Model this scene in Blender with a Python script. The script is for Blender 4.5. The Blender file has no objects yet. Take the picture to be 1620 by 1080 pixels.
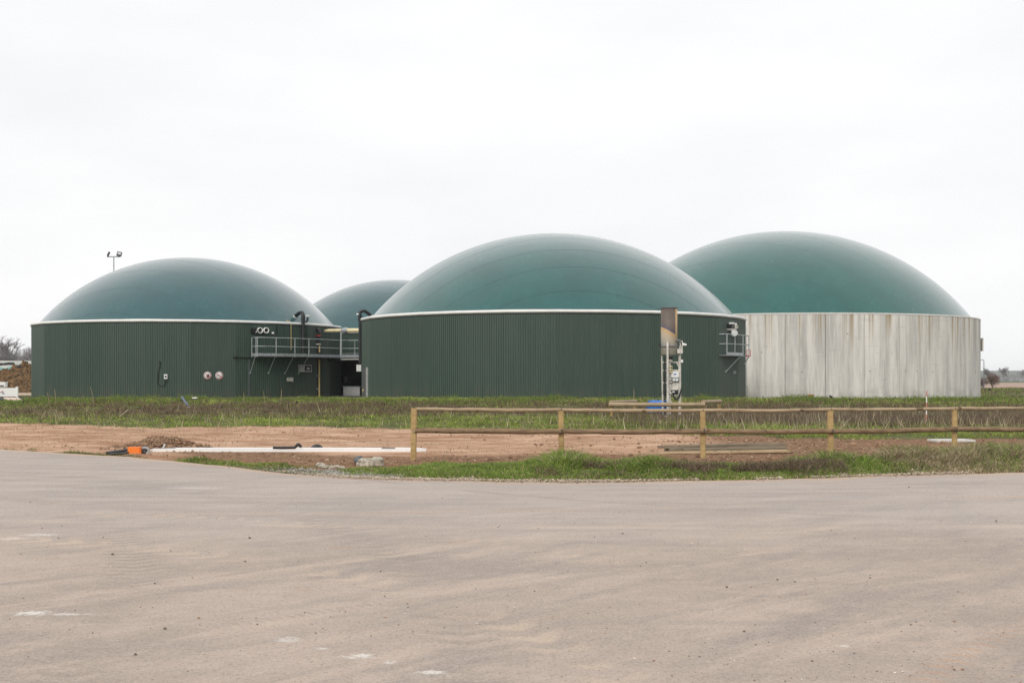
import bpy, math, random
import numpy as np
from mathutils import Vector, Matrix

random.seed(7)
rng = np.random.default_rng(7)
R_ = math.radians
scene = bpy.context.scene
col = scene.collection

# ------------------------------------------------------------------ camera
F = 1900.0            # focal length in photograph pixels (photograph 1620 wide)
HOR = 596.0           # horizon row
CAMZ = 1.7
cam_d = bpy.data.cameras.new('camera')
cam_d.sensor_width = 36.0
cam_d.lens = F / 1620.0 * 36.0
cam_d.shift_y = (HOR - 540.0) / 1620.0
cam_d.clip_start = 0.1
cam_d.clip_end = 12000.0
cam = bpy.data.objects.new('camera', cam_d)
cam.location = (0, 0, CAMZ)
cam.rotation_euler = (R_(90), 0, 0)
col.objects.link(cam)
scene.camera = cam

# ------------------------------------------------------------------ sky, sun, exposure
SUN_AZ, SUN_EL = R_(205), R_(34)     # azimuth clockwise from +Y: behind the camera, a little to the left
world = bpy.data.worlds.new('World')
scene.world = world
world.use_nodes = True
nt = world.node_tree
nt.nodes.clear()
w_out = nt.nodes.new('ShaderNodeOutputWorld')
w_bg = nt.nodes.new('ShaderNodeBackground')
w_bg.inputs['Strength'].default_value = 0.1
w_sky = nt.nodes.new('ShaderNodeTexSky')
w_sky.sky_type = 'NISHITA'
w_sky.sun_disc = False
w_sky.sun_elevation = SUN_EL
w_sky.sun_rotation = SUN_AZ
w_sky.dust_density = 4.0
w_tc = nt.nodes.new('ShaderNodeTexCoord')
w_map = nt.nodes.new('ShaderNodeMapping')
w_map.inputs['Scale'].default_value = (1.6, 1.6, 5.0)
w_n = nt.nodes.new('ShaderNodeTexNoise')
w_n.inputs['Scale'].default_value = 1.5
w_n.inputs['Detail'].default_value = 5.0
w_n.inputs['Roughness'].default_value = 0.5
w_r = nt.nodes.new('ShaderNodeValToRGB')
w_r.color_ramp.elements[0].position = 0.36
w_r.color_ramp.elements[0].color = (0.89, 0.898, 0.915, 1)
w_r.color_ramp.elements[1].position = 0.62
w_r.color_ramp.elements[1].color = (0.985, 0.985, 0.985, 1)
w_mul = nt.nodes.new('ShaderNodeVectorMath'); w_mul.operation = 'SCALE'
w_mul.inputs['Scale'].default_value = 10.5
w_mix = nt.nodes.new('ShaderNodeMix'); w_mix.data_type = 'RGBA'
w_mix.inputs[0].default_value = 0.97
L = nt.links.new
L(w_tc.outputs['Generated'], w_map.inputs['Vector'])
L(w_map.outputs['Vector'], w_n.inputs['Vector'])
L(w_n.outputs['Fac'], w_r.inputs['Fac'])
L(w_r.outputs['Color'], w_mul.inputs[0])
L(w_sky.outputs['Color'], w_mix.inputs[6])
L(w_mul.outputs['Vector'], w_mix.inputs[7])
L(w_mix.outputs[2], w_bg.inputs['Color'])
L(w_bg.outputs['Background'], w_out.inputs['Surface'])

sun_d = bpy.data.lights.new('sun', 'SUN')
sun_d.energy = 1.5
sun_d.angle = R_(25)
sun_d.color = (1.0, 0.95, 0.88)
sun = bpy.data.objects.new('sun', sun_d)
sv = Vector((math.sin(SUN_AZ) * math.cos(SUN_EL), math.cos(SUN_AZ) * math.cos(SUN_EL), math.sin(SUN_EL)))
sun.rotation_euler = (-sv).to_track_quat('-Z', 'Y').to_euler()
sun.location = (0, -20, 60)
col.objects.link(sun)

vs = scene.view_settings
vs.view_transform = 'Standard'
vs.look = 'None'
vs.exposure = 0.0
vs.gamma = 1.0
vs.use_curve_mapping = False
scene.render.engine = 'CYCLES'
scene.cycles.use_denoising = True
scene.cycles.denoising_prefilter = 'NONE'
scene.cycles.max_bounces = 6
scene.cycles.diffuse_bounces = 3
scene.cycles.glossy_bounces = 3
scene.cycles.volume_bounces = 0
scene.cycles.caustics_reflective = False
scene.cycles.caustics_refractive = False

# ------------------------------------------------------------------ helpers
def at(px, py, d):
    """world point seen at photograph pixel (px, py) at depth d"""
    return Vector(((px - 810.0) / F * d, d, CAMZ + (HOR - py) / F * d))

def gx(px, d): return (px - 810.0) / F * d
def gz(py, d): return CAMZ + (HOR - py) / F * d

WLOC = {}
def link(o, parent=None, loc=(0, 0, 0)):
    col.objects.link(o)
    if parent is not None:
        o.parent = parent
        o.location = Vector(loc) - WLOC[parent.name]
    else:
        o.location = loc
    WLOC[o.name] = Vector(loc)
    return o

def tag(o, label=None, cat=None, group=None, kind=None):
    if label: o['label'] = label
    if cat: o['category'] = cat
    if group: o['group'] = group
    if kind: o['kind'] = kind
    return o

def empty(name, loc, label=None, cat=None, group=None, kind=None):
    o = bpy.data.objects.new(name, None)
    o.empty_display_size = 0.2
    link(o, None, loc)
    return tag(o, label, cat, group, kind)

def frame(d):
    d = Vector(d).normalized()
    a = Vector((0, 0, 1)) if abs(d.z) < 0.95 else Vector((1, 0, 0))
    u = d.cross(a).normalized()
    return u, u.cross(d).normalized()

class MB:
    def __init__(s): s.v, s.f, s.sm = [], [], []
    def add(s, vs_, fs, smooth=False):
        b = len(s.v)
        s.v += [tuple(v) for v in vs_]
        s.f += [tuple(b + i for i in f) for f in fs]
        s.sm += [smooth] * len(fs)
        return s
    def box(s, c, size, rz=0.0, M=None, ch=0.0):
        """box with chamfered vertical edges when ch > 0"""
        hx, hy, hz = size[0] / 2, size[1] / 2, size[2] / 2
        if ch > 0:
            ring = [(-hx + ch, -hy), (hx - ch, -hy), (hx, -hy + ch), (hx, hy - ch), (hx - ch, hy), (-hx + ch, hy), (-hx, hy - ch), (-hx, -hy + ch)]
        else:
            ring = [(-hx, -hy), (hx, -hy), (hx, hy), (-hx, hy)]
        n = len(ring)
        vs_ = [Vector((x, y, -hz)) for x, y in ring] + [Vector((x, y, hz)) for x, y in ring]
        m = M if M is not None else Matrix.Rotation(rz, 3, 'Z')
        vs_ = [m @ v + Vector(c) for v in vs_]
        fs = [tuple(range(n - 1, -1, -1)), tuple(range(n, 2 * n))] + [(i, (i + 1) % n, n + (i + 1) % n, n + i) for i in range(n)]
        return s.add(vs_, fs)
    def tube(s, pts, r, n=8, caps=True, smooth=True):
        pts = [Vector(p) for p in pts]
        rs = r if isinstance(r, (list, tuple)) else [r] * len(pts)
        vs_, fs = [], []
        u = None
        for i, p in enumerate(pts):
            d = (pts[min(i + 1, len(pts) - 1)] - pts[max(i - 1, 0)]).normalized()
            if u is None: u, w = frame(d)
            else:
                u = (u - d * u.dot(d)).normalized(); w = u.cross(d).normalized()
            for k in range(n):
                a = 2 * math.pi * (k + 0.5) / n
                vs_.append(p + (u * math.cos(a) + w * math.sin(a)) * rs[i])
        for i in range(len(pts) - 1):
            for k in range(n):
                fs.append((i * n + k, (i + 1) * n + k, (i + 1) * n + (k + 1) % n, i * n + (k + 1) % n))
        s.add(vs_, fs, smooth)
        if caps:
            b = len(pts) - 1
            s.add(vs_[:n], [tuple(range(n))])
            s.add(vs_[b * n:], [tuple(range(n - 1, -1, -1))])
        return s
    def lathe(s, prof, c=(0, 0, 0), n=24, axis=None, smooth=True):
        """prof: list of (r, h); axis: Vector direction of h"""
        ax = Vector(axis) if axis is not None else Vector((0, 0, 1))
        ax.normalize()
        u, w = frame(ax)
        vs_, fs = [], []
        for r, h in prof:
            for k in range(n):
                a = 2 * math.pi * k / n
                vs_.append(Vector(c) + ax * h + (u * math.cos(a) + w * math.sin(a)) * r)
        for i in range(len(prof) - 1):
            for k in range(n):
                fs.append((i * n + k, i * n + (k + 1) % n, (i + 1) * n + (k + 1) % n, (i + 1) * n + k))
        return s.add(vs_, fs, smooth)
    def mesh(s, name, mat, org=(0, 0, 0)):
        me = bpy.data.meshes.new(name)
        ox, oy, oz = org
        me.from_pydata([(x - ox, y - oy, z - oz) for x, y, z in s.v], [], s.f)
        me.polygons.foreach_set('use_smooth', s.sm)
        if mat: me.materials.append(mat)
        me.update()
        return me
    def build(s, name, mat, parent=None, org=None):
        if org is None:
            if parent is not None: org = WLOC[parent.name]
            else:
                a = np.array(s.v); mn, mx = a.min(0), a.max(0)
                org = Vector(((mn[0] + mx[0]) / 2, (mn[1] + mx[1]) / 2, mn[2]))
        o = bpy.data.objects.new(name, s.mesh(name, mat, org))
        return link(o, parent, org)

# value noise (numpy)
_perm = rng.random((256, 256))
def vnoise(x, y):
    x = np.asarray(x, float); y = np.asarray(y, float)
    xi = np.floor(x).astype(int); yi = np.floor(y).astype(int)
    fx, fy = x - xi, y - yi
    fx = fx * fx * (3 - 2 * fx); fy = fy * fy * (3 - 2 * fy)
    g = lambda a, b: _perm[a % 256, b % 256]
    return (g(xi, yi) * (1 - fx) + g(xi + 1, yi) * fx) * (1 - fy) + (g(xi, yi + 1) * (1 - fx) + g(xi + 1, yi + 1) * fx) * fy
def fbm(x, y, o=4):
    t, a, s_ = 0, 0.5, 0
    for i in range(o):
        t = t + a * vnoise(x * 2 ** i + 17.3 * i, y * 2 ** i + 5.1 * i); s_ += a; a *= 0.5
    return t / s_
def sstep(a, b, x):
    t = np.clip((np.asarray(x, float) - a) / (b - a), 0, 1)
    return t * t * (3 - 2 * t)

# ------------------------------------------------------------------ materials
class NT:
    def __init__(s, name):
        s.m = bpy.data.materials.new(name); s.m.use_nodes = True
        s.t = s.m.node_tree
        s.b = s.t.nodes['Principled BSDF']
    def n(s, typ, **kw):
        nd = s.t.nodes.new(typ)
        for k, v in kw.items(): setattr(nd, k, v)
        return nd
    def l(s, a, b): s.t.links.new(a, b)
    def val(s, x):
        return x
    def math(s, op, a, b=None, c=None, clamp=False):
        nd = s.n('ShaderNodeMath', operation=op); nd.use_clamp = clamp
        for i, x in enumerate((a, b, c)):
            if x is None: continue
            if isinstance(x, (int, float)): nd.inputs[i].default_value = x
            else: s.l(x, nd.inputs[i])
        return nd.outputs[0]
    def mix(s, fac, a, b, blend='MIX'):
        nd = s.n('ShaderNodeMix', data_type='RGBA', blend_type=blend)
        for i, x in ((0, fac), (6, a), (7, b)):
            if isinstance(x, (int, float)): nd.inputs[i].default_value = x
            elif isinstance(x, tuple): nd.inputs[i].default_value = (*x, 1) if len(x) == 3 else x
            else: s.l(x, nd.inputs[i])
        return nd.outputs[2]
    def ss(s, x, a, b):
        nd = s.n('ShaderNodeMapRange', interpolation_type='SMOOTHSTEP')
        s.l(x, nd.inputs[0]); nd.inputs[1].default_value = a; nd.inputs[2].default_value = b
        return nd.outputs[0]
    def pos(s): return s.n('ShaderNodeNewGeometry').outputs['Position']
    def xyz(s, v):
        nd = s.n('ShaderNodeSeparateXYZ'); s.l(v, nd.inputs[0]); return nd.outputs
    def comb(s, x, y, z):
        nd = s.n('ShaderNodeCombineXYZ')
        for i, q in enumerate((x, y, z)):
            if isinstance(q, (int, float)): nd.inputs[i].default_value = q
            else: s.l(q, nd.inputs[i])
        return nd.outputs[0]
    def noise(s, v, scale, detail=4, rough=0.55, stretch=None, rot=None, out='Fac', dist=0.0):
        if stretch is not None or rot is not None:
            mp = s.n('ShaderNodeMapping')
            s.l(v, mp.inputs['Vector'])
            if rot is not None: mp.inputs['Rotation'].default_value = (0, 0, rot)
            if stretch is not None: mp.inputs['Scale'].default_value = stretch
            v = mp.outputs[0]
        nd = s.n('ShaderNodeTexNoise')
        s.l(v, nd.inputs['Vector'])
        nd.inputs['Scale'].default_value = scale
        nd.inputs['Detail'].default_value = detail
        nd.inputs['Roughness'].default_value = rough
        nd.inputs['Distortion'].default_value = dist
        return nd.outputs[out]
    def bump(s, h, strength=0.3, dist=0.02):
        nd = s.n('ShaderNodeBump'); nd.inputs['Strength'].default_value = strength; nd.inputs['Distance'].default_value = dist
        s.l(h, nd.inputs['Height']); s.l(nd.outputs[0], s.b.inputs['Normal'])
    def set(s, colr=None, rough=None, metal=None, spec=None):
        for k, x in (('Base Color', colr), ('Roughness', rough), ('Metallic', metal), ('Specular IOR Level', spec)):
            if x is None: continue
            if isinstance(x, (int, float)): s.b.inputs[k].default_value = x
            elif isinstance(x, tuple): s.b.inputs[k].default_value = (*x, 1)
            else: s.l(x, s.b.inputs[k])
        return s.m

def plain(name, c, rough=0.6, metal=0.0, var=0.15, scale=6.0, spec=0.5, bump=0.0):
    """painted or moulded surface with mottled tone"""
    k = NT(name)
    tc = k.n('ShaderNodeTexCoord').outputs['Object']
    f = k.noise(tc, scale, 5, 0.6)
    dk = tuple(x * (1 - var) for x in c); lt = tuple(min(1, x * (1 + var)) for x in c)
    cc = k.mix(k.ss(f, 0.3, 0.7), dk, lt)
    if bump: k.bump(k.noise(tc, scale * 6, 4), bump, 0.01)
    return k.set(cc, rough, metal, spec)

def cladding_mat():
    k = NT('green_cladding')
    oi = k.n('ShaderNodeObjectInfo').outputs['Random']
    p = k.pos()
    st = k.noise(p, 1.0, 4, 0.6, stretch=(2.2, 2.2, 0.22))
    big = k.noise(p, 0.25, 3, 0.5)
    a = k.mix(k.ss(st, 0.3, 0.75), (0.045, 0.080, 0.060), (0.061, 0.099, 0.077))
    a = k.mix(k.math('MULTIPLY', oi, 0.55), a, (0.052, 0.082, 0.066))
    a = k.mix(k.math('MULTIPLY', k.ss(big, 0.45, 0.75), 0.35), a, (0.062, 0.088, 0.07))
    z = k.xyz(p)[2]
    spl = k.math('MULTIPLY', k.math('SUBTRACT', 1.0, k.ss(z, 0.3, 1.5)), k.ss(st, 0.35, 0.7))
    a = k.mix(k.math('MULTIPLY', spl, 0.35), a, (0.13, 0.11, 0.08))
    return k.set(a, 0.33, 0.0, 0.5)

def membrane_mat(name, c):
    k = NT(name)
    p = k.pos()
    n1 = k.noise(p, 0.35, 4, 0.55)
    n2 = k.noise(p, 1.0, 4, 0.6, stretch=(1.5, 1.5, 0.25))
    a = k.mix(k.ss(n1, 0.3, 0.7), tuple(x * 0.9 for x in c), tuple(x * 1.1 for x in c))
    a = k.mix(k.math('MULTIPLY', k.ss(n2, 0.5, 0.8), 0.15), a, (0.10, 0.16, 0.16))
    sp = k.ss(k.noise(p, 2.2, 2, 0.4), 0.78, 0.8)
    a = k.mix(k.math('MULTIPLY', sp, 0.5), a, (0.4, 0.45, 0.44))
    r = k.math('ADD', k.math('MULTIPLY', n1, 0.12), 0.2)
    k.bump(k.noise(p, 0.5, 3, 0.5), 0.12, 0.25)
    k.b.inputs['Sheen Weight'].default_value = 0.35
    k.b.inputs['Sheen Roughness'].default_value = 0.35
    k.b.inputs['Coat Weight'].default_value = 0.6
    k.b.inputs['Coat Roughness'].default_value = 0.16
    return k.set(a, r, 0.0, 0.45)

def concrete_tank_mat(cx, cy, zt):
    k = NT('streaked_concrete')
    x, y, z = k.xyz(k.pos())
    ang = k.math('ARCTAN2', k.math('SUBTRACT', x, cx), k.math('SUBTRACT', y, cy))
    u = k.math('MULTIPLY', ang, 19.7)
    v1 = k.comb(k.math('ADD', u, k.math('MULTIPLY', k.noise(k.comb(u, z, 6.0), 0.5, 3), 0.2)), k.math('MULTIPLY', z, 0.07), 3.0)
    s1 = k.noise(v1, 1.25, 6, 0.7)
    s2 = k.noise(v1, 3.4, 5, 0.65)
    bl = k.noise(k.comb(u, z, 9.0), 0.7, 5, 0.6)
    a = k.mix(k.ss(s1, 0.34, 0.66), (0.47, 0.455, 0.435), (0.78, 0.75, 0.70))
    a = k.mix(k.math('MULTIPLY', k.ss(s2, 0.48, 0.72), 0.65), a, (0.79, 0.76, 0.71))
    a = k.mix(k.math('MULTIPLY', k.ss(bl, 0.5, 0.8), 0.35), a, (0.5, 0.49, 0.49))
    # ochre run-off from the rim, each streak with its own length
    run = k.noise(k.comb(u, 0.0, 21.0), 1.5, 5, 0.75)
    ln = k.math('MULTIPLY', k.noise(k.comb(u, 0.0, 37.0), 0.5, 2), 7.0)
    dep = k.math('SUBTRACT', zt, z)
    fade = k.math('SUBTRACT', 1.0, k.math('DIVIDE', dep, ln), clamp=True)
    st = k.math('MULTIPLY', k.ss(run, 0.51, 0.6), fade)
    a = k.mix(k.math('MULTIPLY', st, 0.95), a, (0.37, 0.26, 0.13))
    run2 = k.noise(k.comb(u, 0.0, 51.0), 1.9, 3, 0.6)
    st2 = k.math('MULTIPLY', k.ss(run2, 0.6, 0.7), k.math('ADD', 0.15, k.math('MULTIPLY', fade, 0.5)))
    a = k.mix(st2, a, (0.22, 0.19, 0.15))
    # damp dark foot and horizontal pour lines
    ft = k.math('MULTIPLY', k.math('SUBTRACT', 1.0, k.ss(z, -0.4, 1.3)), k.ss(bl, 0.42, 0.6))
    a = k.mix(k.math('MULTIPLY', ft, 0.45), a, (0.27, 0.25, 0.21))
    w = k.noise(k.comb(k.math('MULTIPLY', u, 0.35), k.math('MULTIPLY', z, 3.0), 4.0), 1.0, 3)
    a = k.mix(k.math('MULTIPLY', k.ss(w, 0.62, 0.7), 0.25), a, (0.3, 0.29, 0.27))
    oi = k.n('ShaderNodeObjectInfo').outputs['Random']
    a = k.mix(k.math('MULTIPLY', oi, 0.2), a, (0.46, 0.45, 0.45))
    k.bump(bl, 0.25, 0.03)
    return k.set(a, 0.88, 0.0, 0.3)

def wood_mat(name, c1, c2, scale=1.0):
    k = NT(name)
    tc = k.n('ShaderNodeTexCoord').outputs['Object']
    oi = k.n('ShaderNodeObjectInfo').outputs['Random']
    v = k.n('ShaderNodeVectorMath', operation='ADD'); k.l(tc, v.inputs[0]); k.l(k.math('MULTIPLY', oi, 31.0), v.inputs[1])
    g = k.noise(v.outputs[0], 3.0 * scale, 5, 0.65, stretch=(0.7, 9, 9))
    b = k.noise(v.outputs[0], 1.6, 4, 0.6)
    a = k.mix(k.ss(g, 0.3, 0.7), c1, c2)
    a = k.mix(k.math('MULTIPLY', k.ss(b, 0.5, 0.75), 0.55), a, tuple(x * 0.55 for x in c1))
    kn = k.ss(k.noise(v.outputs[0], 5.0, 1, 0.3), 0.7, 0.74)
    a = k.mix(k.math('MULTIPLY', kn, 0.7), a, (0.08, 0.045, 0.02))
    k.bump(g, 0.4, 0.01)
    return k.set(a, 0.85, 0.0, 0.25)

def attr_mat(name, rough=0.75, trans=0.0):
    k = NT(name)
    at_ = k.n('ShaderNodeAttribute', attribute_name='tone').outputs['Color']
    k.set(at_, rough, 0.0, 0.25)
    if trans:
        td = k.n('ShaderNodeBsdfTranslucent'); k.l(at_, td.inputs['Color'])
        mx = k.n('ShaderNodeMixShader'); mx.inputs[0].default_value = trans
        k.l(k.b.outputs[0], mx.inputs[1]); k.l(td.outputs[0], mx.inputs[2])
        k.l(mx.outputs[0], k.t.nodes['Material Output'].inputs['Surface'])
    return k.m

def ground_mat():
    k = NT('ground_cover')
    m = k.n('ShaderNodeAttribute', attribute_name='mask')
    sep = k.n('ShaderNodeSeparateColor'); k.l(m.outputs['Color'], sep.inputs[0])
    soil, dark, grav = sep.outputs
    p = k.pos()
    x, y, z = k.xyz(p)
    n_f = k.noise(p, 9.0, 6, 0.7)
    n_m = k.noise(p, 1.3, 5, 0.6)
    n_s = k.noise(p, 0.8, 5, 0.65, stretch=(0.45, 2.4, 1.0))
    n_b = k.noise(p, 0.12, 4, 0.6)
    grass = k.mix(k.ss(n_m, 0.35, 0.65), (0.06, 0.072, 0.024), (0.145, 0.145, 0.055))
    grass = k.mix(k.math('MULTIPLY', k.ss(n_f, 0.5, 0.75), 0.6), grass, (0.17, 0.13, 0.075))
    grass = k.mix(k.math('MULTIPLY', k.ss(n_b, 0.45, 0.7), 0.6), grass, (0.15, 0.12, 0.065))
    pale = k.mix(k.ss(n_s, 0.34, 0.66), (0.33, 0.185, 0.11), (0.58, 0.385, 0.265))
    pale = k.mix(k.math('MULTIPLY', k.ss(n_f, 0.5, 0.8), 0.5), pale, (0.24, 0.13, 0.075))
    loose = k.mix(k.ss(n_f, 0.3, 0.7), (0.16, 0.09, 0.052), (0.32, 0.19, 0.115))
    dk = k.ss(k.math('ADD', dark, k.math('MULTIPLY', k.math('SUBTRACT', n_s, 0.5), 0.9)), 0.35, 0.65)
    so = k.mix(dk, pale, loose)
    sm = k.ss(k.math('ADD', soil, k.math('MULTIPLY', k.math('SUBTRACT', n_m, 0.5), 0.9)), 0.42, 0.58)
    a = k.mix(sm, grass, so)
    gr = k.ss(k.math('ADD', grav, k.math('MULTIPLY', k.math('SUBTRACT', n_f, 0.5), 0.8)), 0.4, 0.6)
    a = k.mix(gr, a, k.mix(k.ss(n_f, 0.35, 0.65), (0.36, 0.28, 0.2), (0.55, 0.47, 0.37)))
    # the ploughed field and the meadow farther out
    yy = k.math('ADD', y, k.math('MULTIPLY', k.math('SUBTRACT', n_b, 0.5), 30.0))
    a = k.mix(k.ss(yy, 250.0, 262.0), a, k.mix(k.ss(n_b, 0.4, 0.6), (0.36, 0.25, 0.2), (0.46, 0.34, 0.28)))
    a = k.mix(k.ss(yy, 470.0, 500.0), a, (0.1, 0.13, 0.06))
    h = k.math('ADD', k.math('MULTIPLY', n_f, 0.6), n_s)
    k.bump(h, 0.7, 0.07)
    return k.set(a, 0.95, 0.0, 0.15)

def road_mat():
    k = NT('dusty_asphalt')
    p = k.pos()
    x, y, z = k.xyz(p)
    big = k.noise(p, 0.22, 5, 0.6, dist=0.6)
    mid = k.noise(p, 1.1, 6, 0.65, stretch=(0.75, 1.25, 1))
    bl = k.noise(p, 4.5, 6, 0.7)
    fine = k.noise(p, 38.0, 5, 0.8)
    agg = k.noise(p, 120.0, 3, 0.7)
    def sweep(cx, cy, fr, fa):
        """wear and dust drawn out along the curve that vehicles take"""
        dx = k.math('SUBTRACT', x, cx); dy = k.math('SUBTRACT', y, cy)
        r = k.math('SQRT', k.math('ADD', k.math('MULTIPLY', dx, dx), k.math('MULTIPLY', dy, dy)))
        an = k.math('ARCTAN2', dx, k.math('MULTIPLY', dy, 1.0 if cy < 0 else -1.0))
        return k.noise(k.comb(k.math('MULTIPLY', r, fr), k.math('MULTIPLY', an, fa), 0.0), 1.0, 6, 0.68)
    st1 = sweep(-24.0, 32.0, 1.5, 9.0)
    st2 = sweep(22.0, -14.0, 1.7, 9.0)
    st3 = sweep(0.0, 70.0, 1.6, 12.0)
    a = k.mix(k.ss(big, 0.34, 0.66), (0.345, 0.295, 0.262), (0.455, 0.385, 0.335))
    a = k.mix(k.math('MULTIPLY', k.ss(mid, 0.45, 0.7), 0.5), a, (0.5, 0.425, 0.37))
    a = k.mix(k.math('MULTIPLY', k.ss(st1, 0.48, 0.66), 0.65), a, (0.29, 0.258, 0.24))
    a = k.mix(k.math('MULTIPLY', k.ss(st2, 0.5, 0.66), 0.7), a, (0.525, 0.44, 0.375))
    a = k.mix(k.math('MULTIPLY', k.ss(st3, 0.54, 0.7), 0.5), a, (0.31, 0.275, 0.255))
    a = k.mix(k.math('MULTIPLY', k.ss(bl, 0.5, 0.72), 0.35), a, (0.54, 0.46, 0.4))
    a = k.mix(k.math('MULTIPLY', k.ss(bl, 0.5, 0.3), 0.3), a, (0.3, 0.265, 0.245))
    # far lane swept cleaner and greyer
    far = k.math('MULTIPLY', k.ss(k.math('ADD', y, k.math('MULTIPLY', k.math('SUBTRACT', big, 0.5), 7.0)), 11.0, 16.0), 0.6)
    grey = k.mix(k.ss(st3, 0.38, 0.62), (0.45, 0.415, 0.395), (0.35, 0.325, 0.315))
    a = k.mix(far, a, grey)
    # dust and reddish soil carried on at the edge
    ed = k.n('ShaderNodeAttribute', attribute_name='edge').outputs['Fac']
    e = k.ss(k.math('ADD', ed, k.math('MULTIPLY', k.math('SUBTRACT', mid, 0.5), 0.9)), 0.35, 0.8)
    a = k.mix(k.math('MULTIPLY', e, 0.8), a, (0.5, 0.375, 0.285))
    # tyre tracks: arcs with tread ribs
    def arc(cx, cy, r, w, c, amt, rib=0.0):
        nonlocal a
        dx = k.math('SUBTRACT', x, cx); dy = k.math('SUBTRACT', y, cy)
        d = k.math('SQRT', k.math('ADD', k.math('MULTIPLY', dx, dx), k.math('MULTIPLY', dy, dy)))
        d = k.math('ABSOLUTE', k.math('SUBTRACT', d, r))
        d = k.math('ADD', d, k.math('MULTIPLY', k.math('SUBTRACT', mid, 0.5), w * 0.9))
        msk = k.math('SUBTRACT', 1.0, k.ss(d, w * 0.25, w))
        if rib:
            an = k.math('MULTIPLY', k.math('ARCTAN2', dx, dy), r * rib)
            an = k.math('ADD', an, k.math('MULTIPLY', d, 14.0))
            msk = k.math('MULTIPLY', msk, k.ss(k.math('SINE', an), -0.4, 0.8))
        msk = k.math('MULTIPLY', msk, k.ss(big, 0.3, 0.55))
        msk = k.math('MULTIPLY', msk, k.ss(k.noise(p, 0.6, 3), 0.36, 0.56))
        a = k.mix(k.math('MULTIPLY', msk, amt), a, c)
    arc(-20.0, 5.0, 17.6, 0.36, (0.27, 0.23, 0.205), 0.55, 30.0)
    arc(-20.0, 5.0, 19.9, 0.34, (0.27, 0.235, 0.21), 0.5, 24.0)
    arc(-8.0, 4.0, 9.02, 0.32, (0.58, 0.47, 0.37), 0.6, 16.0)
    arc(-8.0, 4.0, 11.3, 0.3, (0.56, 0.46, 0.37), 0.35, 22.0)
    arc(18.7, -4.75, 20.0, 0.14, (0.48, 0.29, 0.18), 0.5, 34.0)
    arc(8.5, -2.6, 15.0, 0.1, (0.26, 0.22, 0.19), 0.4, 75.0)
    arc(11.0, 30.0, 16.8, 0.16, (0.3, 0.26, 0.24), 0.5, 0.0)
    arc(2.0, 60.0, 46.5, 0.2, (0.54, 0.46, 0.4), 0.5, 0.0)
    arc(-6.0, 55.0, 40.2, 0.14, (0.5, 0.37, 0.28), 0.5, 0.0)
    # rusty earth blotches
    rb = k.math('MULTIPLY', k.ss(k.noise(p, 1.7, 5, 0.65, stretch=(0.8, 1.5, 1)), 0.63, 0.74), 0.42)
    a = k.mix(rb, a, (0.48, 0.285, 0.18))
    # spilt lime: pale stains
    jit = k.noise(p, 16.0, 6, 0.75)
    for px, py, rx, ry, amt in [(52, 970, .13, .10, .9), (105, 972, .16, .05, .6), (455, 1012, .09, .09, .5), (570, 1038, .10, .07, .85),
                                (616, 1048, .05, .05, .6), (683, 1064, .10, .06, .8), (66, 846, .22, .12, .55), (310, 772, .5, .25, .35),
                                (508, 1026, .05, .04, .6), (1335, 1022, .05, .04, .5), (20, 852, .2, .1, .4)]:
        d = CAMZ * F / (py - HOR)
        ux = k.math('DIVIDE', k.math('SUBTRACT', x, gx(px, d)), rx)
        uy = k.math('DIVIDE', k.math('SUBTRACT', y, d), ry)
        q = k.math('SQRT', k.math('ADD', k.math('MULTIPLY', ux, ux), k.math('MULTIPLY', uy, uy)))
        q = k.math('ADD', q, k.math('MULTIPLY', k.math('SUBTRACT', jit, 0.5), 4.0))
        a = k.mix(k.math('MULTIPLY', k.math('SUBTRACT', 1.0, k.ss(q, 0.2, 1.2)), amt), a, (0.72, 0.71, 0.68))
    a = k.mix(1.0, a, (1.07, 1.02, 0.975), 'MULTIPLY')
    a = k.mix(k.math('MULTIPLY', k.ss(fine, 0.52, 0.66), 0.62), a, (0.18, 0.15, 0.135))
    a = k.mix(k.math('MULTIPLY', k.ss(fine, 0.46, 0.34), 0.4), a, (0.62, 0.55, 0.49))
    a = k.mix(k.math('MULTIPLY', k.ss(agg, 0.56, 0.68), 0.4), a, (0.66, 0.6, 0.54))
    a = k.mix(k.math('MULTIPLY', k.ss(agg, 0.44, 0.33), 0.4), a, (0.16, 0.14, 0.13))
    k.bump(k.math('ADD', k.math('MULTIPLY', agg, 0.5), fine), 0.6, 0.008)
    return k.set(a, 0.9, 0.0, 0.25)

def flare_mat():
    k = NT('heat_tinted_steel')
    x, y, z = k.xyz(k.pos())
    p = k.pos()
    n = k.noise(p, 2.5, 4, 0.6)
    # lower border of the scorch slopes down to the right, then stops short of the right edge
    sx = k.math('SUBTRACT', x, gx(1058, 52))
    zz = k.math('ADD', z, k.math('MULTIPLY', sx, 0.55))
    zz = k.math('ADD', zz, k.math('MULTIPLY', k.math('SUBTRACT', n, 0.5), 0.10))
    a = k.mix(k.ss(zz, 2.9, 3.35), (0.6, 0.57, 0.52), (0.62, 0.55, 0.44))
    a = k.mix(k.ss(zz, 3.25, 3.66), a, (0.56, 0.38, 0.2))
    side = k.math('SUBTRACT', 1.0, k.ss(k.math('ADD', sx, k.math('MULTIPLY', k.math('SUBTRACT', n, 0.5), 0.05)), 0.235, 0.275))
    b = k.mix(k.ss(zz, 3.68, 3.92), (0.11, 0.1, 0.135), (0.15, 0.12, 0.1))
    b = k.mix(k.math('MULTIPLY', k.ss(n, 0.45, 0.7), 0.5), b, (0.11, 0.085, 0.075))
    a = k.mix(k.math('MULTIPLY', k.ss(zz, 3.63, 3.69), side), a, b)
    k.set(a, 0.6, 0.1, 0.4)
    return k.m

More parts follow.
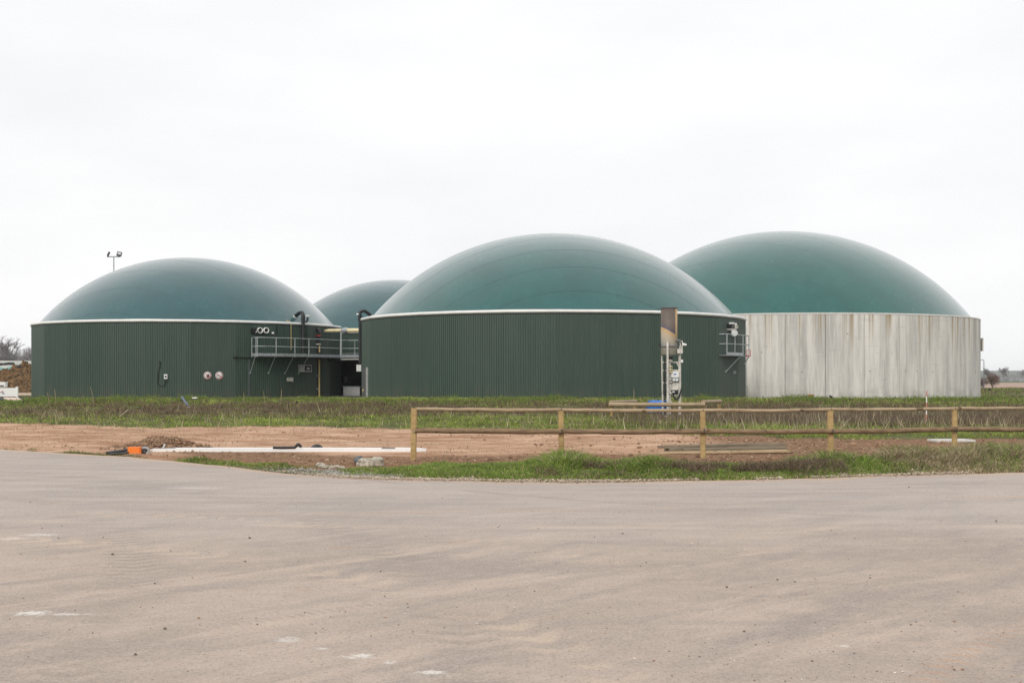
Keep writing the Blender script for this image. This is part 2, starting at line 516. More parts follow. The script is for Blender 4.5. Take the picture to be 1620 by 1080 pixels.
M = {}
M['clad'] = cladding_mat()
M['mem_teal'] = membrane_mat('teal_membrane', (0.004, 0.084, 0.078))
M['mem_blue'] = membrane_mat('bluish_membrane', (0.008, 0.073, 0.081))
M['mem_green'] = membrane_mat('green_membrane', (0.004, 0.090, 0.077))
M['seam'] = membrane_mat('membrane_seam', (0.003, 0.058, 0.055))
M['seam_faint'] = membrane_mat('faint_membrane_seam', (0.007, 0.066, 0.074))
M['rim'] = plain('white_trim', (0.8, 0.8, 0.78), 0.45, var=0.06, scale=1.5)
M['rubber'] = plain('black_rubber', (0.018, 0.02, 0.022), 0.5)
M['galv'] = plain('galvanised_steel', (0.42, 0.45, 0.47), 0.42, 0.35, var=0.2, scale=4)
M['galv_d'] = plain('dull_steel', (0.2, 0.215, 0.23), 0.5, 0.3, var=0.2)
M['black'] = plain('black_plastic', (0.015, 0.015, 0.017), 0.4)
M['white'] = plain('white_paint', (0.8, 0.8, 0.78), 0.4, var=0.05)
M['grey'] = plain('grey_box', (0.42, 0.42, 0.41), 0.5)
M['dgrey'] = plain('dark_grey_panel', (0.11, 0.115, 0.12), 0.5)
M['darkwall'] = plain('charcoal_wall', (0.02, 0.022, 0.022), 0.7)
M['yellow'] = plain('yellow_pipe', (0.66, 0.5, 0.2), 0.4, var=0.15)
M['cream'] = plain('cream_pipe', (0.75, 0.66, 0.4), 0.4, var=0.12, scale=2)
M['red'] = plain('red_paint', (0.5, 0.05, 0.04), 0.5)
M['faded_red'] = plain('faded_red_paint', (0.55, 0.2, 0.16), 0.6)
M['blue'] = plain('blue_plastic', (0.02, 0.16, 0.55), 0.3, var=0.15)
M['orange'] = plain('orange_plastic', (0.85, 0.2, 0.02), 0.45, var=0.1)
M['beam'] = plain('bright_white_plastic', (0.86, 0.86, 0.85), 0.4, var=0.03)
M['glass'] = plain('dark_glass', (0.1, 0.13, 0.14), 0.15)
M['steelwhite'] = plain('weathered_white_steel', (0.6, 0.57, 0.52), 0.5, 0.1, var=0.22, scale=5)
M['flare'] = flare_mat()
M['post'] = wood_mat('yellow_pine', (0.36, 0.245, 0.105), (0.52, 0.37, 0.18))
M['rail'] = wood_mat('weathered_rail', (0.16, 0.105, 0.062), (0.31, 0.215, 0.13))
M['toprail'] = wood_mat('pale_rail', (0.3, 0.22, 0.135), (0.48, 0.375, 0.25))
M['board'] = wood_mat('grey_board', (0.16, 0.125, 0.09), (0.32, 0.26, 0.18))
M['board2'] = wood_mat('tan_board', (0.45, 0.33, 0.2), (0.6, 0.47, 0.3))
M['stone'] = plain('pale_stone', (0.42, 0.38, 0.31), 0.9, var=0.4, scale=9, bump=0.6)
M['pebble'] = plain('dark_pebble', (0.16, 0.13, 0.11), 0.9, var=0.4, scale=20)
M['slab'] = plain('pale_concrete', (0.6, 0.58, 0.55), 0.85, var=0.12)
M['clay'] = plain('clay_pot', (0.5, 0.24, 0.13), 0.8)
M['heap'] = plain('silage', (0.13, 0.075, 0.032), 0.95, var=0.8, scale=3.5, bump=1.0)
M['siloWall'] = plain('white_wall', (0.62, 0.62, 0.6), 0.8, var=0.08, scale=0.4)
M['tarp'] = plain('teal_tarpaulin', (0.08, 0.32, 0.3), 0.5)
M['navy'] = plain('navy_print', (0.03, 0.04, 0.15), 0.5)
M['pinkish'] = plain('pale_salmon_board', (0.7, 0.55, 0.45), 0.7)
M['bark'] = plain('haze_paled_bark', (0.3, 0.28, 0.29), 0.9, var=0.3)  # grey bark lightened, fading by distant haze put into the colour
M['reddish_twig'] = plain('reddish_twigs', (0.24, 0.17, 0.14), 0.9, var=0.3)
M['stalk'] = plain('dry_stalk', (0.34, 0.27, 0.17), 0.9, var=0.3)
M['seedhead'] = plain('dark_seedhead', (0.035, 0.025, 0.02), 0.9)
M['grass'] = attr_mat('grass_blades', 0.7, 0.3)
M['dry'] = attr_mat('dry_stems', 0.85, 0.15)
M['clod'] = attr_mat('earth_clods', 0.95)
M['ground'] = ground_mat()
M['road'] = road_mat()
M['hill'] = plain('distant_hillside', (0.15, 0.165, 0.14), 0.95, var=0.3, scale=0.012)
M['wood_far'] = plain('bare_woodland', (0.3, 0.29, 0.31), 0.95, var=0.3, scale=0.3)
M['lens'] = plain('lamp_lens', (0.6, 0.62, 0.62), 0.2)

# ------------------------------------------------------------------ ground and road
_ex = np.array([-140, -60, -12.3, -8.36, -5.95, -3.69, -2.24, -0.1, 1.98, 4.15, 6.51, 9.3, 16, 60, 140.0])
_ey = np.array([75, 47, 28.8, 26.05, 23.6, 21.25, 20.3, 19.8, 19.8, 20.2, 20.97, 21.8, 24.2, 44, 82.0])
def edge(x): return np.interp(x, _ex, _ey)
# far border of the bare soil, and the band of loose dark soil along the front
_sx = np.array([-60, -18, -12, -8.7, -4.2, 1.7, 5.5, 7.9, 10.3, 14, 60.0])
_sy = np.array([52, 44.5, 40.5, 42.0, 40.0, 37.5, 35.6, 33.8, 33.0, 33.0, 36])
def soil_far(x): return np.interp(x, _sx, _sy)
_vx = np.array([-60, -7, -6, -4, -2.2, -1.8, -0.5, 0.6, 1.4, 2.4, 3.6, 4.8, 6.2, 7.8, 9.4, 11, 60.0])
_vw = np.array([0.2, 0.2, 0.4, 0.9, 1.6, 2.3, 2.5, 2.8, 2.9, 2.5, 2.3, 2.2, 2.5, 2.9, 3.2, 3.6, 9])
def verge_far(x): return edge(x) + np.interp(x, _vx, _vw)

def ground_z(x, y):
    x = np.asarray(x, float); y = np.asarray(y, float)
    e = edge(x)
    beyond = sstep(0.0, 0.7, y - e)
    z = -0.05 * (1 - beyond)
    bank = 0.37 * sstep(50, 66, y) * sstep(-29.5, -24.0, x * 65 / np.maximum(y, 1))
    right = sstep(8, 24, x)
    bank = bank * (1 - 0.10 * right)
    drop = sstep(70, 84, y)
    z = z + bank * (1 - drop) - 0.62 * sstep(84, 108, y) * sstep(4, 20, x) 
    z = z + 0.10 * (fbm(x * 0.35, y * 0.35, 3) - 0.5) * sstep(40, 52, y) * (1 - sstep(80, 200, y))
    # soil relief
    so = soil_mask(x, y)
    # ground pressed flat under the boom and the timber
    so = so * (1 - np.exp(-((y - 27.4) / .45) ** 2) * sstep(-9.6, -8.6, x) * (1 - sstep(-1.8, -1.2, x))) * (1 - np.exp(-((y - 27.1) / .8) ** 2) * sstep(2.7, 3.2, x) * (1 - sstep(6.3, 6.9, x)))
    z = z + so * (0.15 * (fbm(x * 0.4, y * 1.8, 4) - 0.5) + 0.09 * (fbm(x * 2.2, y * 3.5, 3) - 0.5)) - 0.03 * so
    # ridge of loose soil behind the verge
    rc = verge_far(x) + 1.2
    ridge = np.exp(-((y - rc) / 0.9) ** 2) * sstep(-8.5, -5.5, x)
    z = z + ridge * (0.03 + 0.07 * fbm(x * 1.3, y * 1.3, 3))
    # hump of the verge
    vg = sstep(0.15, 1.2, y - e) * (1 - sstep(-0.8, 0.4, y - verge_far(x)))
    z = z + vg * 0.04 * sstep(-2.2, 0.5, x)
    # mound of earth beside the boom
    z = z + 0.24 * np.exp(-(((x + 8.4) / 0.85) ** 2 + ((y - 28.9) / 0.6) ** 2)) * (0.75 + 0.5 * fbm(x * 5, y * 5, 3))
    return z

def soil_mask(x, y):
    return sstep(-0.45, 0.35, y - verge_far(x)) * (1 - sstep(-0.9, 0.9, y - soil_far(x)))

def grid_mesh(name, xs, ys, zf):
    X, Y = np.meshgrid(xs, ys)
    Z = zf(X, Y)
    nx, ny = len(xs), len(ys)
    v = np.stack([X, Y, Z], -1).reshape(-1, 3)
    i = np.arange(nx * ny).reshape(ny, nx)
    q = np.stack([i[:-1, :-1], i[:-1, 1:], i[1:, 1:], i[1:, :-1]], -1).reshape(-1, 4)
    return raw_mesh(name, v, q), X.ravel(), Y.ravel()

def raw_mesh(name, v, q, smooth=True):
    me = bpy.data.meshes.new(name)
    n = q.shape[1]
    me.vertices.add(len(v)); me.vertices.foreach_set('co', np.ascontiguousarray(v, np.float32).ravel())
    me.loops.add(q.size); me.loops.foreach_set('vertex_index', np.ascontiguousarray(q, np.int32).ravel())
    me.polygons.add(len(q)); me.polygons.foreach_set('loop_start', np.arange(0, q.size, n, dtype=np.int32))
    me.polygons.foreach_set('use_smooth', np.full(len(q), smooth))
    me.update(calc_edges=True)
    return me

def geo(a, b, n): return list(np.geomspace(a, b, n))
xs = np.array([-v for v in reversed(geo(31, 2100, 24))] + list(np.arange(-30, 30.01, 0.2)) + geo(31, 2100, 24))
ys = np.array([-60, -20, 0, 8, 14, 17] + list(np.arange(18.5, 44, 0.16)) + list(np.arange(44, 76, 0.5)) + list(np.arange(76, 130, 3)) + geo(132, 2100, 32))
gm, GX, GY = grid_mesh('ground', xs, ys, ground_z)
so = soil_mask(GX, GY)
rc = verge_far(GX) + 1.3
dark = np.exp(-(np.maximum(GY - rc - .8, 0) / 2.4) ** 2) * (0.25 + 0.75 * sstep(-9, -4.5, GX)) + 0.6 * np.exp(-(((GX + 8.4) / 0.9) ** 2 + ((GY - 28.9) / 0.7) ** 2)) + 0.75 * sstep(3, 7, GX)
gv = np.exp(-((GY - edge(GX) - 0.1) / 0.42) ** 2) * sstep(-3, -1, GX) + 0.9 * np.exp(-(((GX + 2.6) / 1.4) ** 2 + ((GY - 21.2) / 0.5) ** 2))
ca = gm.color_attributes.new('mask', 'FLOAT_COLOR', 'POINT')
ca.data.foreach_set('color', np.stack([so, np.clip(dark, 0, 1), np.clip(gv, 0, 1), np.ones_like(so)], -1).astype(np.float32).ravel())
gm.materials.append(M['ground'])
ground = bpy.data.objects.new('ground', gm); link(ground); tag(ground, kind='structure')

rx = np.arange(-70, 70.01, 0.25)
t = np.concatenate([np.linspace(0, 0.85, 8), np.linspace(0.88, 1, 22)])
X, T = np.meshgrid(rx, t)
jit = (fbm(rx * 1.1, rx * 0 + 3.3, 4) - 0.5) * 0.55
E = edge(rx) + jit
Y = -30 + (E[None, :] + 30) * T
Z = np.full_like(X, 0.004) - 0.03 * sstep(0.985, 1.0, T)
v = np.stack([X, Y, Z], -1).reshape(-1, 3)
i = np.arange(X.size).reshape(X.shape)
q = np.stack([i[:-1, :-1], i[:-1, 1:], i[1:, 1:], i[1:, :-1]], -1).reshape(-1, 4)
rm = raw_mesh('road', v, q)
ea = rm.attributes.new('edge', 'FLOAT', 'POINT')
ea.data.foreach_set('value', np.exp(-(E[None, :] - Y) / 1.0).astype(np.float32).ravel())
rm.materials.append(M['road'])
road = bpy.data.objects.new('road', rm); link(road); tag(road, kind='structure')

# ------------------------------------------------------------------ far background
hx = np.linspace(-1900, 1900, 160)
def hill(name, y0, y1, base, amp, seed, sc):
    ys_ = np.linspace(y0, y1, 10)
    def hz(X, Y):
        prof = np.sin(np.clip((Y - y0) / (y1 - y0), 0, 1) * math.pi)
        return -3 + prof * (base + amp * fbm(X * sc + seed, Y * 0 + seed, 5))
    me, _, _ = grid_mesh(name, hx, ys_, hz)
    me.materials.append(M['hill'])
    o = bpy.data.objects.new(name, me); link(o); tag(o, kind='structure')
hill('hills', 900, 1200, 5, 7, 3.7, 0.006)
hill('hills', 1500, 2000, 9, 11, 9.1, 0.004)

# ------------------------------------------------------------------ tanks
class Tank: pass
def tank(px_bearing, D, Rad, N, phi0, zb, zt):
    t = Tank()
    t.c = Vector((math.sin(px_bearing) * D, math.cos(px_bearing) * D))
    t.R, t.N, t.phi0, t.zb, t.zt = Rad, N, phi0, zb, zt
    t.u = -t.c.normalized(); t.r = Vector((t.c.y, -t.c.x)).normalized()
    return t
def tdir(t, phi): return t.u * math.cos(phi) + t.r * math.sin(phi)
def tpt(t, phi, off=0.0, z=0.0):
    """point on the round wall at azimuth phi (0 = towards the camera, + = viewer's right)"""
    p = t.c + tdir(t, phi) * (t.R + off)
    return Vector((p.x, p.y, z))
def facet(t, k):
    st = 2 * math.pi / t.N
    return t.phi0 + (k + 0.5) * st, t.R * math.cos(st / 2), 2 * t.R * math.sin(st / 2)
def hit(t, px, py, off=0.0):
    """where the line of sight through a pixel meets the polygonal wall: point, outward normal, rotation about z"""
    d = Vector(((px - 810) / F, 1.0))
    best = None
    for k in range(t.N):
        ph, ap, w = facet(t, k)
        n = tdir(t, ph)
        den = d.dot(n)
        if den >= 0: continue
        s = (t.c.dot(n) + ap + off) / den
        if s <= 0: continue
        p = d * s
        tan = Vector((-n.y, n.x))
        if abs((p - t.c).dot(tan)) <= w / 2 * 1.03 + off and (best is None or s < best[0]):
            best = (s, p, n)
    s, p, n = best
    return Vector((p.x, p.y, gz(py, s))), Vector((n.x, n.y, 0)), math.atan2(n.x, -n.y)
def spin(n): return math.atan2(n.x, -n.y)

def dome_mesh(R, H, n=128, m=40):
    rho = (R * R + H * H) / (2 * H)
    amax = math.asin(min(1, R / rho)) if H <= R else math.pi - math.asin(R / rho)
    mb = MB()
    prof = []
    for i in range(m + 1):
        a = amax * (1 - i / m)
        prof.append((max(rho * math.sin(a), 0.002), rho * math.cos(a) - (rho - H)))
    mb.lathe(prof, (0, 0, 0), n)
    return mb, rho

def seam_strip(t, zr, Rd, H, rho, az, c, w=0.035, lift=0.008):
    """welded membrane seam: cut of the dome with an upright plane at distance c, seen from azimuth az"""
    n2 = tdir(t, az); t2 = Vector((-n2.y, n2.x))
    zc = zr + H - rho
    rc_ = math.sqrt(rho * rho - c * c)
    hlim = math.sqrt(max(Rd * Rd - c * c, 0)) * 0.999
    pts = []
    m = 40
    for i in range(m + 1):
        s = -hlim + 2 * hlim * i / m
        pts.append((s, math.sqrt(max(rc_ * rc_ - s * s, 0))))
    vs_, fs = [], []
    for j, cc in enumerate((c - w / 2, c, c + w / 2)):
        lf = lift if j == 1 else lift * 0.6
        r2 = math.sqrt(max((rho + lf) ** 2 - cc * cc, 0))
        for s, h in pts:
            hh = math.sqrt(max(r2 * r2 - s * s, 0))
            p = t.c + n2 * cc + t2 * s
            vs_.append((p.x, p.y, zc + hh))
    k = m + 1
    for j in range(2):
        for i in range(m): fs.append((j * k + i, j * k + i + 1, (j + 1) * k + i + 1, (j + 1) * k + i))
    return MB().add(vs_, fs, True)

def green_tank(t, label, mem, H, seams, ribs, band, seam_mat='seam_faint'):
    zb, zt = t.zb, t.zt
    root = empty('biogas_tank', (t.c.x, t.c.y, zb), label, 'tank', 'domed biogas tanks')
    ph, ap, w = facet(t, 0)
    # one corrugated panel, shared by all sides
    p = w / ribs
    prof = []
    for k in range(ribs):
        x0 = -w / 2 + k * p
        prof += [(x0, 0), (x0 + 0.50 * p, 0), (x0 + 0.64 * p, -0.052), (x0 + 0.86 * p, -0.052)]
    prof.append((w / 2, 0))
    h = zt - zb
    n = len(prof)
    mb = MB().add([(x, y, 0) for x, y in prof] + [(x, y, h) for x, y in prof], [(i, i + 1, n + i + 1, n + i) for i in range(n - 1)])
    me = mb.mesh('cladding_panel', M['clad'])
    for k in range(t.N):
        ph, ap, w = facet(t, k)
        d = tdir(t, ph)
        if d.dot(t.u) < -0.1: continue
        o = bpy.data.objects.new('cladding_panel', me)
        link(o, root, (t.c.x + d.x * ap, t.c.y + d.y * ap, zb))
        o.rotation_euler = (0, 0, math.atan2(d.x, -d.y))
        # folded corner flashing
        q = tpt(t, ph - math.pi / t.N, 0.012)
        MB().tube([(q.x, q.y, zb), (q.x, q.y, zt)], 0.022, 5).build('corner_flashing', M['clad'], root)
    # back shell so that the tank is closed all round
    mb = MB()
    for k in range(t.N):
        a = tpt(t, t.phi0 + k * 2 * math.pi / t.N, -0.06); b = tpt(t, t.phi0 + (k + 1) * 2 * math.pi / t.N, -0.06)
        mb.add([(a.x, a.y, zb), (b.x, b.y, zb), (b.x, b.y, zt), (a.x, a.y, zt)], [(0, 1, 2, 3)])
    mb.build('tank_shell', M['clad'], root)
    # white rim; dark strip added beneath it as the shadow of the overhang
    def ring(sec, name, mat):
        mb = MB(); vs_, fs = [], []
        m = len(sec); K = t.N * 4
        for k in range(K):
            st = 2 * math.pi / t.N
            a = t.phi0 + k * st / 4
            loc = (k % 4) / 4 * st - st / 2
            rr = t.R * math.cos(st / 2) / math.cos(loc)
            for off, z in sec:
                q = t.c + tdir(t, a) * (rr + off)
                vs_.append((q.x, q.y, z))
        for k in range(K):
            for j in range(m):
                fs.append((k * m + j, ((k + 1) % K) * m + j, ((k + 1) % K) * m + (j + 1) % m, k * m + (j + 1) % m))
        mb.add(vs_, fs, True)
        return mb.build(name, mat, root)
    b = band
    ring([(0.05, zt + 0.0), (0.11, zt + 0.03), (0.14, zt + b * 0.5), (0.10, zt + b * 0.88), (0.02, zt + b), (-0.85, zt + b + 0.03), (-0.85, zt)], 'white_rim', M['rim'])
    ring([(0.03, zt - 0.07), (0.055, zt - 0.06), (0.055, zt - 0.004), (-0.04, zt - 0.004), (-0.04, zt - 0.07)], 'rim_shade_strip', M['rubber'])
    Rd = t.R * 0.955
    zr = zt + b
    mb, rho = dome_mesh(Rd, H)
    me = mb.mesh('membrane_dome', mem)
    dm = bpy.data.objects.new('membrane_dome', me)
    link(dm, root, (t.c.x, t.c.y, zr))
    # sealing hose where the membrane is clamped
    mb = MB().lathe([(Rd + 0.05, -0.02), (Rd + 0.07, 0.05), (Rd + 0.0, 0.09)], (t.c.x, t.c.y, zr), 96)
    mb.build('clamp_hose', M['seam'], root)
    az, cs = seams
    for c in cs:
        mb = seam_strip(t, zr, Rd, H, rho, az, c)
        mb.build('seam', M[seam_mat], dm, WLOC[dm.name])
    return root

T_left = tank(R_(-14.96), 111.0, 13.3, 24, 0.0, -0.05, 6.0)
T_mid = tank(R_(1.93), 95.5, 15.05, 28, R_(0.86), -0.05, 6.0)
T_back = tank(R_(-5.5), 132.5, 13.3, 24, R_(4.0), -0.05, 6.0)
T_conc = tank(R_(12.6), 130.0, 19.7, 35, R_(1.2), -0.9, 7.3)

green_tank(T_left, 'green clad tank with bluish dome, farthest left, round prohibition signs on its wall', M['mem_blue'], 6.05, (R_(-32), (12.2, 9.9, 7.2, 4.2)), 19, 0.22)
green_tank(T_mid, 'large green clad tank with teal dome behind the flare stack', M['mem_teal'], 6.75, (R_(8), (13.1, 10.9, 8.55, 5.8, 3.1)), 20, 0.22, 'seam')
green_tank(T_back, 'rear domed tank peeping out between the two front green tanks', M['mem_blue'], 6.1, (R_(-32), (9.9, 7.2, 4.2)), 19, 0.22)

# bare concrete tank, wall of tall precast panels
t = T_conc
croot = empty('concrete_tank', (t.c.x, t.c.y, t.zb), 'streaked pale concrete tank with green dome, farthest right', 'tank', 'domed biogas tanks')
cm = concrete_tank_mat(t.c.x, t.c.y, t.zt)
st = 2 * math.pi / t.N
gap = 0.02 / t.R
mb = MB(); vs_, fs = [], []
S = 6
prof = [(0.0, 0.0)]
for i in range(S + 1):
    a = -st / 2 + gap + (st - 2 * gap) * i / S
    vs_.append((t.R * math.sin(a), -t.R * math.cos(a), 0)); 
n = S + 1
vs_ += [(x, y, t.zt - t.zb) for x, y, _ in vs_[:n]]
ri = t.R - 0.12
inner = [(-ri * math.sin(st / 2 - gap), -ri * math.cos(st / 2 - gap)), (ri * math.sin(st / 2 - gap), -ri * math.cos(st / 2 - gap))]
fs = [(i, i + 1, n + i + 1, n + i) for i in range(S)]
b0 = len(vs_)
vs_ += [(inner[0][0], inner[0][1], 0), (inner[0][0], inner[0][1], t.zt - t.zb), (inner[1][0], inner[1][1], 0), (inner[1][0], inner[1][1], t.zt - t.zb)]
mb.add(vs_, fs, True)
mb.add([vs_[0], vs_[n], vs_[b0 + 1], vs_[b0]], [(0, 1, 2, 3)])
mb.add([vs_[n - 1], vs_[b0 + 2], vs_[b0 + 3], vs_[2 * n - 1]], [(0, 1, 2, 3)])
pm = mb.mesh('concrete_panel', cm)
for k in range(t.N):
    ph = t.phi0 + (k + 0.5) * st
    d = tdir(t, ph)
    if d.dot(t.u) < -0.15: continue
    o = bpy.data.objects.new('concrete_panel', pm)
    link(o, croot, (t.c.x, t.c.y, t.zb))
    o.rotation_euler = (0, 0, math.atan2(d.x, -d.y))
    # tie holes left by the formwork
    if random.random() < 0.6:
        for j in range(random.choice((1, 1, 2))):
            q = tpt(t, ph + random.uniform(-0.4, 0.4) * st, 0.003, random.choice((2.2, 4.0, 5.6)) + random.uniform(-.1, .1))
            MB().lathe([(0.05, 0), (0.05, 0.012), (0.001, 0.012)], q, 8, (q.x - t.c.x, q.y - t.c.y, 0)).build('tie_hole', M['dgrey'], croot)
MB().lathe([(t.R - 0.08, 0), (t.R - 0.08, t.zt - t.zb - 0.01)], (t.c.x, t.c.y, t.zb), 96).build('joint_backing', M['dgrey'], croot)
MB().lathe([(t.R + 0.025, 0), (t.R + 0.035, 0.06), (t.R + 0.0, 0.13), (t.R - 0.75, 0.16), (t.R - 0.75, 0.02)], (t.c.x, t.c.y, t.zt), 128).build('rim', M['slab'], croot)
mb, rho = dome_mesh(19.0, 9.5)
dm = bpy.data.objects.new('membrane_dome', mb.mesh('membrane_dome', M['mem_green'])); link(dm, croot, (t.c.x, t.c.y, t.zt + 0.12))
for c in (17.0, 13.2, 9.4, 5.6):
    seam_strip(t, t.zt + 0.12, 19.0, 9.5, rho, R_(-26), c, 0.035).build('seam', M['seam_faint'], dm, WLOC[dm.name])

# ------------------------------------------------------------------ walkway on the left tank and bridge to the middle tank
zd = 3.42
wroot_p = tpt(T_left, R_(40), 0.9, zd)
wroot = empty('steel_walkway', (wroot_p.x, wroot_p.y, 0), 'galvanised steel walkway with railing between the left and middle green tanks', 'walkway')
def lpt(phi_deg, off, z): return tpt(T_left, R_(phi_deg), off, z)
AP = math.cos(math.pi / 24)
WOUT = 1.15
phis = [20.5, 30, 45, 59]
outer = [lpt(a, WOUT, zd) for a in phis]
inner = [lpt(a, 0.02, zd) for a in phis]
bridge_far = Vector((-9.9, 100.9, zd))          # runs on behind the middle tank's flank
bdir = (bridge_far - outer[-1]).normalized()
def toeboard(a, b, name):
    d = (b - a); m_ = (a + b) / 2
    Mx = Matrix.Rotation(math.atan2(d.y, d.x), 3, 'Z')
    MB().box((m_.x, m_.y, zd + 0.06), (d.length - 0.01, 0.02, 0.22), M=Mx).build(name, M['galv'], wroot)
def deck(a, b, c, d, name):
    vs_ = [a, b, c, d]
    top = [(p.x, p.y, zd - 0.02) for p in vs_]; bot = [(p.x, p.y, zd - 0.10) for p in vs_]
    MB().add(top + bot, [(0, 1, 2, 3), (7, 6, 5, 4), (0, 4, 5, 1), (1, 5, 6, 2), (2, 6, 7, 3), (3, 7, 4, 0)]).build(name, M['galv_d'], wroot)
for i in range(len(phis) - 1):
    deck(outer[i], outer[i + 1], inner[i + 1], inner[i], 'grating')
    toeboard(outer[i], outer[i + 1], 'toe_board')
perp = Vector((bdir.y, -bdir.x, 0))
b0, b1 = outer[-1] + bdir * 0.02, bridge_far
deck(b0, b1, b1 - perp * 1.3, b0 - perp * 1.3, 'grating')
toeboard(b0, b1, 'toe_board')
# railing
H1, H2 = 1.42, 0.72
def upright(p, h=H1, r=0.035, name='railing_post'):
    MB().tube([(p.x, p.y, zd - 0.12), (p.x, p.y, zd + h)], r, 6).build(name, M['galv'], wroot)
def handrail(pts, h, r=0.03):
    MB().tube([(p.x, p.y, zd + h) for p in pts], r, 6).build('handrail', M['galv'], wroot)
posts = []
for px in (407, 437, 468, 490):
    # foot of the post on the outer edge
    best = min(((abs(810 + F * (lpt(a, WOUT * 0.99, 0).x / lpt(a, WOUT * 0.99, 0).y) - px), a) for a in np.arange(18, 62, 0.1)))[1]
    # stay on the straight edge between bends
    for i in range(len(phis) - 1):
        if phis[i] <= best <= phis[i + 1]:
            f = (best - phis[i]) / (phis[i + 1] - phis[i]); p = outer[i].lerp(outer[i + 1], f)
            break
    else: p = outer[0]
    upright(p)
upright(outer[-1])
end_in = outer[0].lerp(inner[0], 0.9)
upright(outer[0].lerp(inner[0], 0.18)); upright(end_in)
handrail([end_in] + outer, H1); handrail([end_in] + outer, H2)
d = outer[0] - end_in
MB().box(((outer[0] + end_in) / 2 + Vector((0, 0, 0.06))), (d.length, 0.02, 0.2), M=Matrix.Rotation(math.atan2(d.y, d.x), 3, 'Z')).build('toe_board', M['galv'], wroot)
bl = (b1 - b0).length
for f in (0.44, 0.9): upright(b0 + bdir * bl * f * 0.62)
handrail([outer[-1], b1], H1); handrail([outer[-1], b1], H2); handrail([outer[-1], b1], 0.28, 0.02)
back0 = b0 - perp * 1.3; back1 = b1 - perp * 1.3
for f in (0.3, 0.8): upright(back0.lerp(back1, f), r=0.028)
handrail([back0, back1], H1, 0.025); handrail([back0, back1], H2, 0.025)
# slanting brackets under the deck
for px_t, px_b in ((404, 396), (435, 425), (464, 451), (487, 473)):
    base, n_, _ = hit(T_left, px_b, 590, 0.04)
    a = min(((abs(810 + F * (lpt(a, WOUT * 0.8, 0).x / lpt(a, WOUT * 0.8, 0).y) - px_t), a) for a in np.arange(15, 62, 0.1)))[1]
    top = lpt(a, WOUT * 0.8, zd - 0.1)
    br = MB().tube([base, top], 0.03, 6).build('bracket', M['galv'], wroot)
    MB().lathe([(0.09, 0), (0.09, 0.03), (0.001, 0.03)], base - n_ * 0.02, 10, n_).build('fixing_plate', M['galv'], br)
MB().tube([b0 + perp * -0.1 + Vector((0, 0, -0.22)), b0.lerp(b1, 0.34) + perp * -0.1 + Vector((0, 0, -0.22))], 0.045, 8).build('light_tube', M['white'], wroot)

# plant room under the bridge: roof, rear wall, side walls; front open and dark inside
pr = empty('plant_room', (-13.2, 108, 0), 'dark open plant room in the gap beneath the steel bridge', 'building')
A = lpt(52, -0.02, 0); 
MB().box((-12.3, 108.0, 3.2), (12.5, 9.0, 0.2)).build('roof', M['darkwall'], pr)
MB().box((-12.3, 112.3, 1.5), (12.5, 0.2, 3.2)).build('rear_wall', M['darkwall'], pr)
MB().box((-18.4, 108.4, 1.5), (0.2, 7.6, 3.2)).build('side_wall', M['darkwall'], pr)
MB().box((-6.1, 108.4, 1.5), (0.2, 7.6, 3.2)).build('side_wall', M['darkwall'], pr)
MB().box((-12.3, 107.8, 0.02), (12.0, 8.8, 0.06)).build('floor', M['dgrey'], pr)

c1 = at(543, 612, 104.6); c2 = at(569.5, 612, 104.6)
cab = empty('switch_cabinet', ((c1.x + c2.x) / 2, 104.6, 0.03), 'low grey cabinet standing in the dark plant room gap', 'cabinet')
w_ = c2.x - c1.x; zc = c1.z
MB().box(((c1.x + c2.x) / 2, 104.9, zc / 2 + 0.03), (w_, 0.6, zc - 0.06), ch=0.02).build('cabinet_body', M['grey'], cab)
MB().box(((c1.x + c2.x) / 2, 104.89, zc + 0.02), (w_ + 0.06, 0.68, 0.05)).build('lid', M['galv'], cab)
MB().box((c1.x + w_ * 0.25, 104.59, zc / 2 + 0.05), (w_ * 0.46, 0.02, zc - 0.2)).build('door', M['grey'], cab)
MB().box((c1.x + w_ * 0.75, 104.59, zc / 2 + 0.05), (w_ * 0.46, 0.02, zc - 0.2)).build('door', M['grey'], cab)
q = at(546.5, 605, 112.1)
mb = MB().box(q + Vector((0, 0, 0.3)), (0.3, 0.16, 0.7)).box(q + Vector((-0.15, -0.02, -0.35)), (0.5, 0.2, 0.12))
o = mb.build('wall_socket_box', M['grey']); tag(o, 'small grey box on the rear wall of the dark gap', 'box')

# black hoses from wall to dome
def hose(name, pts, r, label, mat='rubber', n=10):
    o = MB().tube(pts, r, n).build(name, M[mat]); return tag(o, label, 'pipe')
def smooth_path(ctrl, m=8):
    ctrl = [Vector(c) for c in ctrl]
    out = []
    P = [ctrl[0]] + ctrl + [ctrl[-1]]
    for i in range(1, len(P) - 2):
        for k in range(m):
            t_ = k / m
            a, b, c, d = P[i - 1], P[i], P[i + 1], P[i + 2]
            out.append(0.5 * ((2 * b) + (c - a) * t_ + (2 * a - 5 * b + 4 * c - d) * t_ ** 2 + (3 * b - a - 3 * c + d) * t_ ** 3))
    out.append(ctrl[-1])
    return out

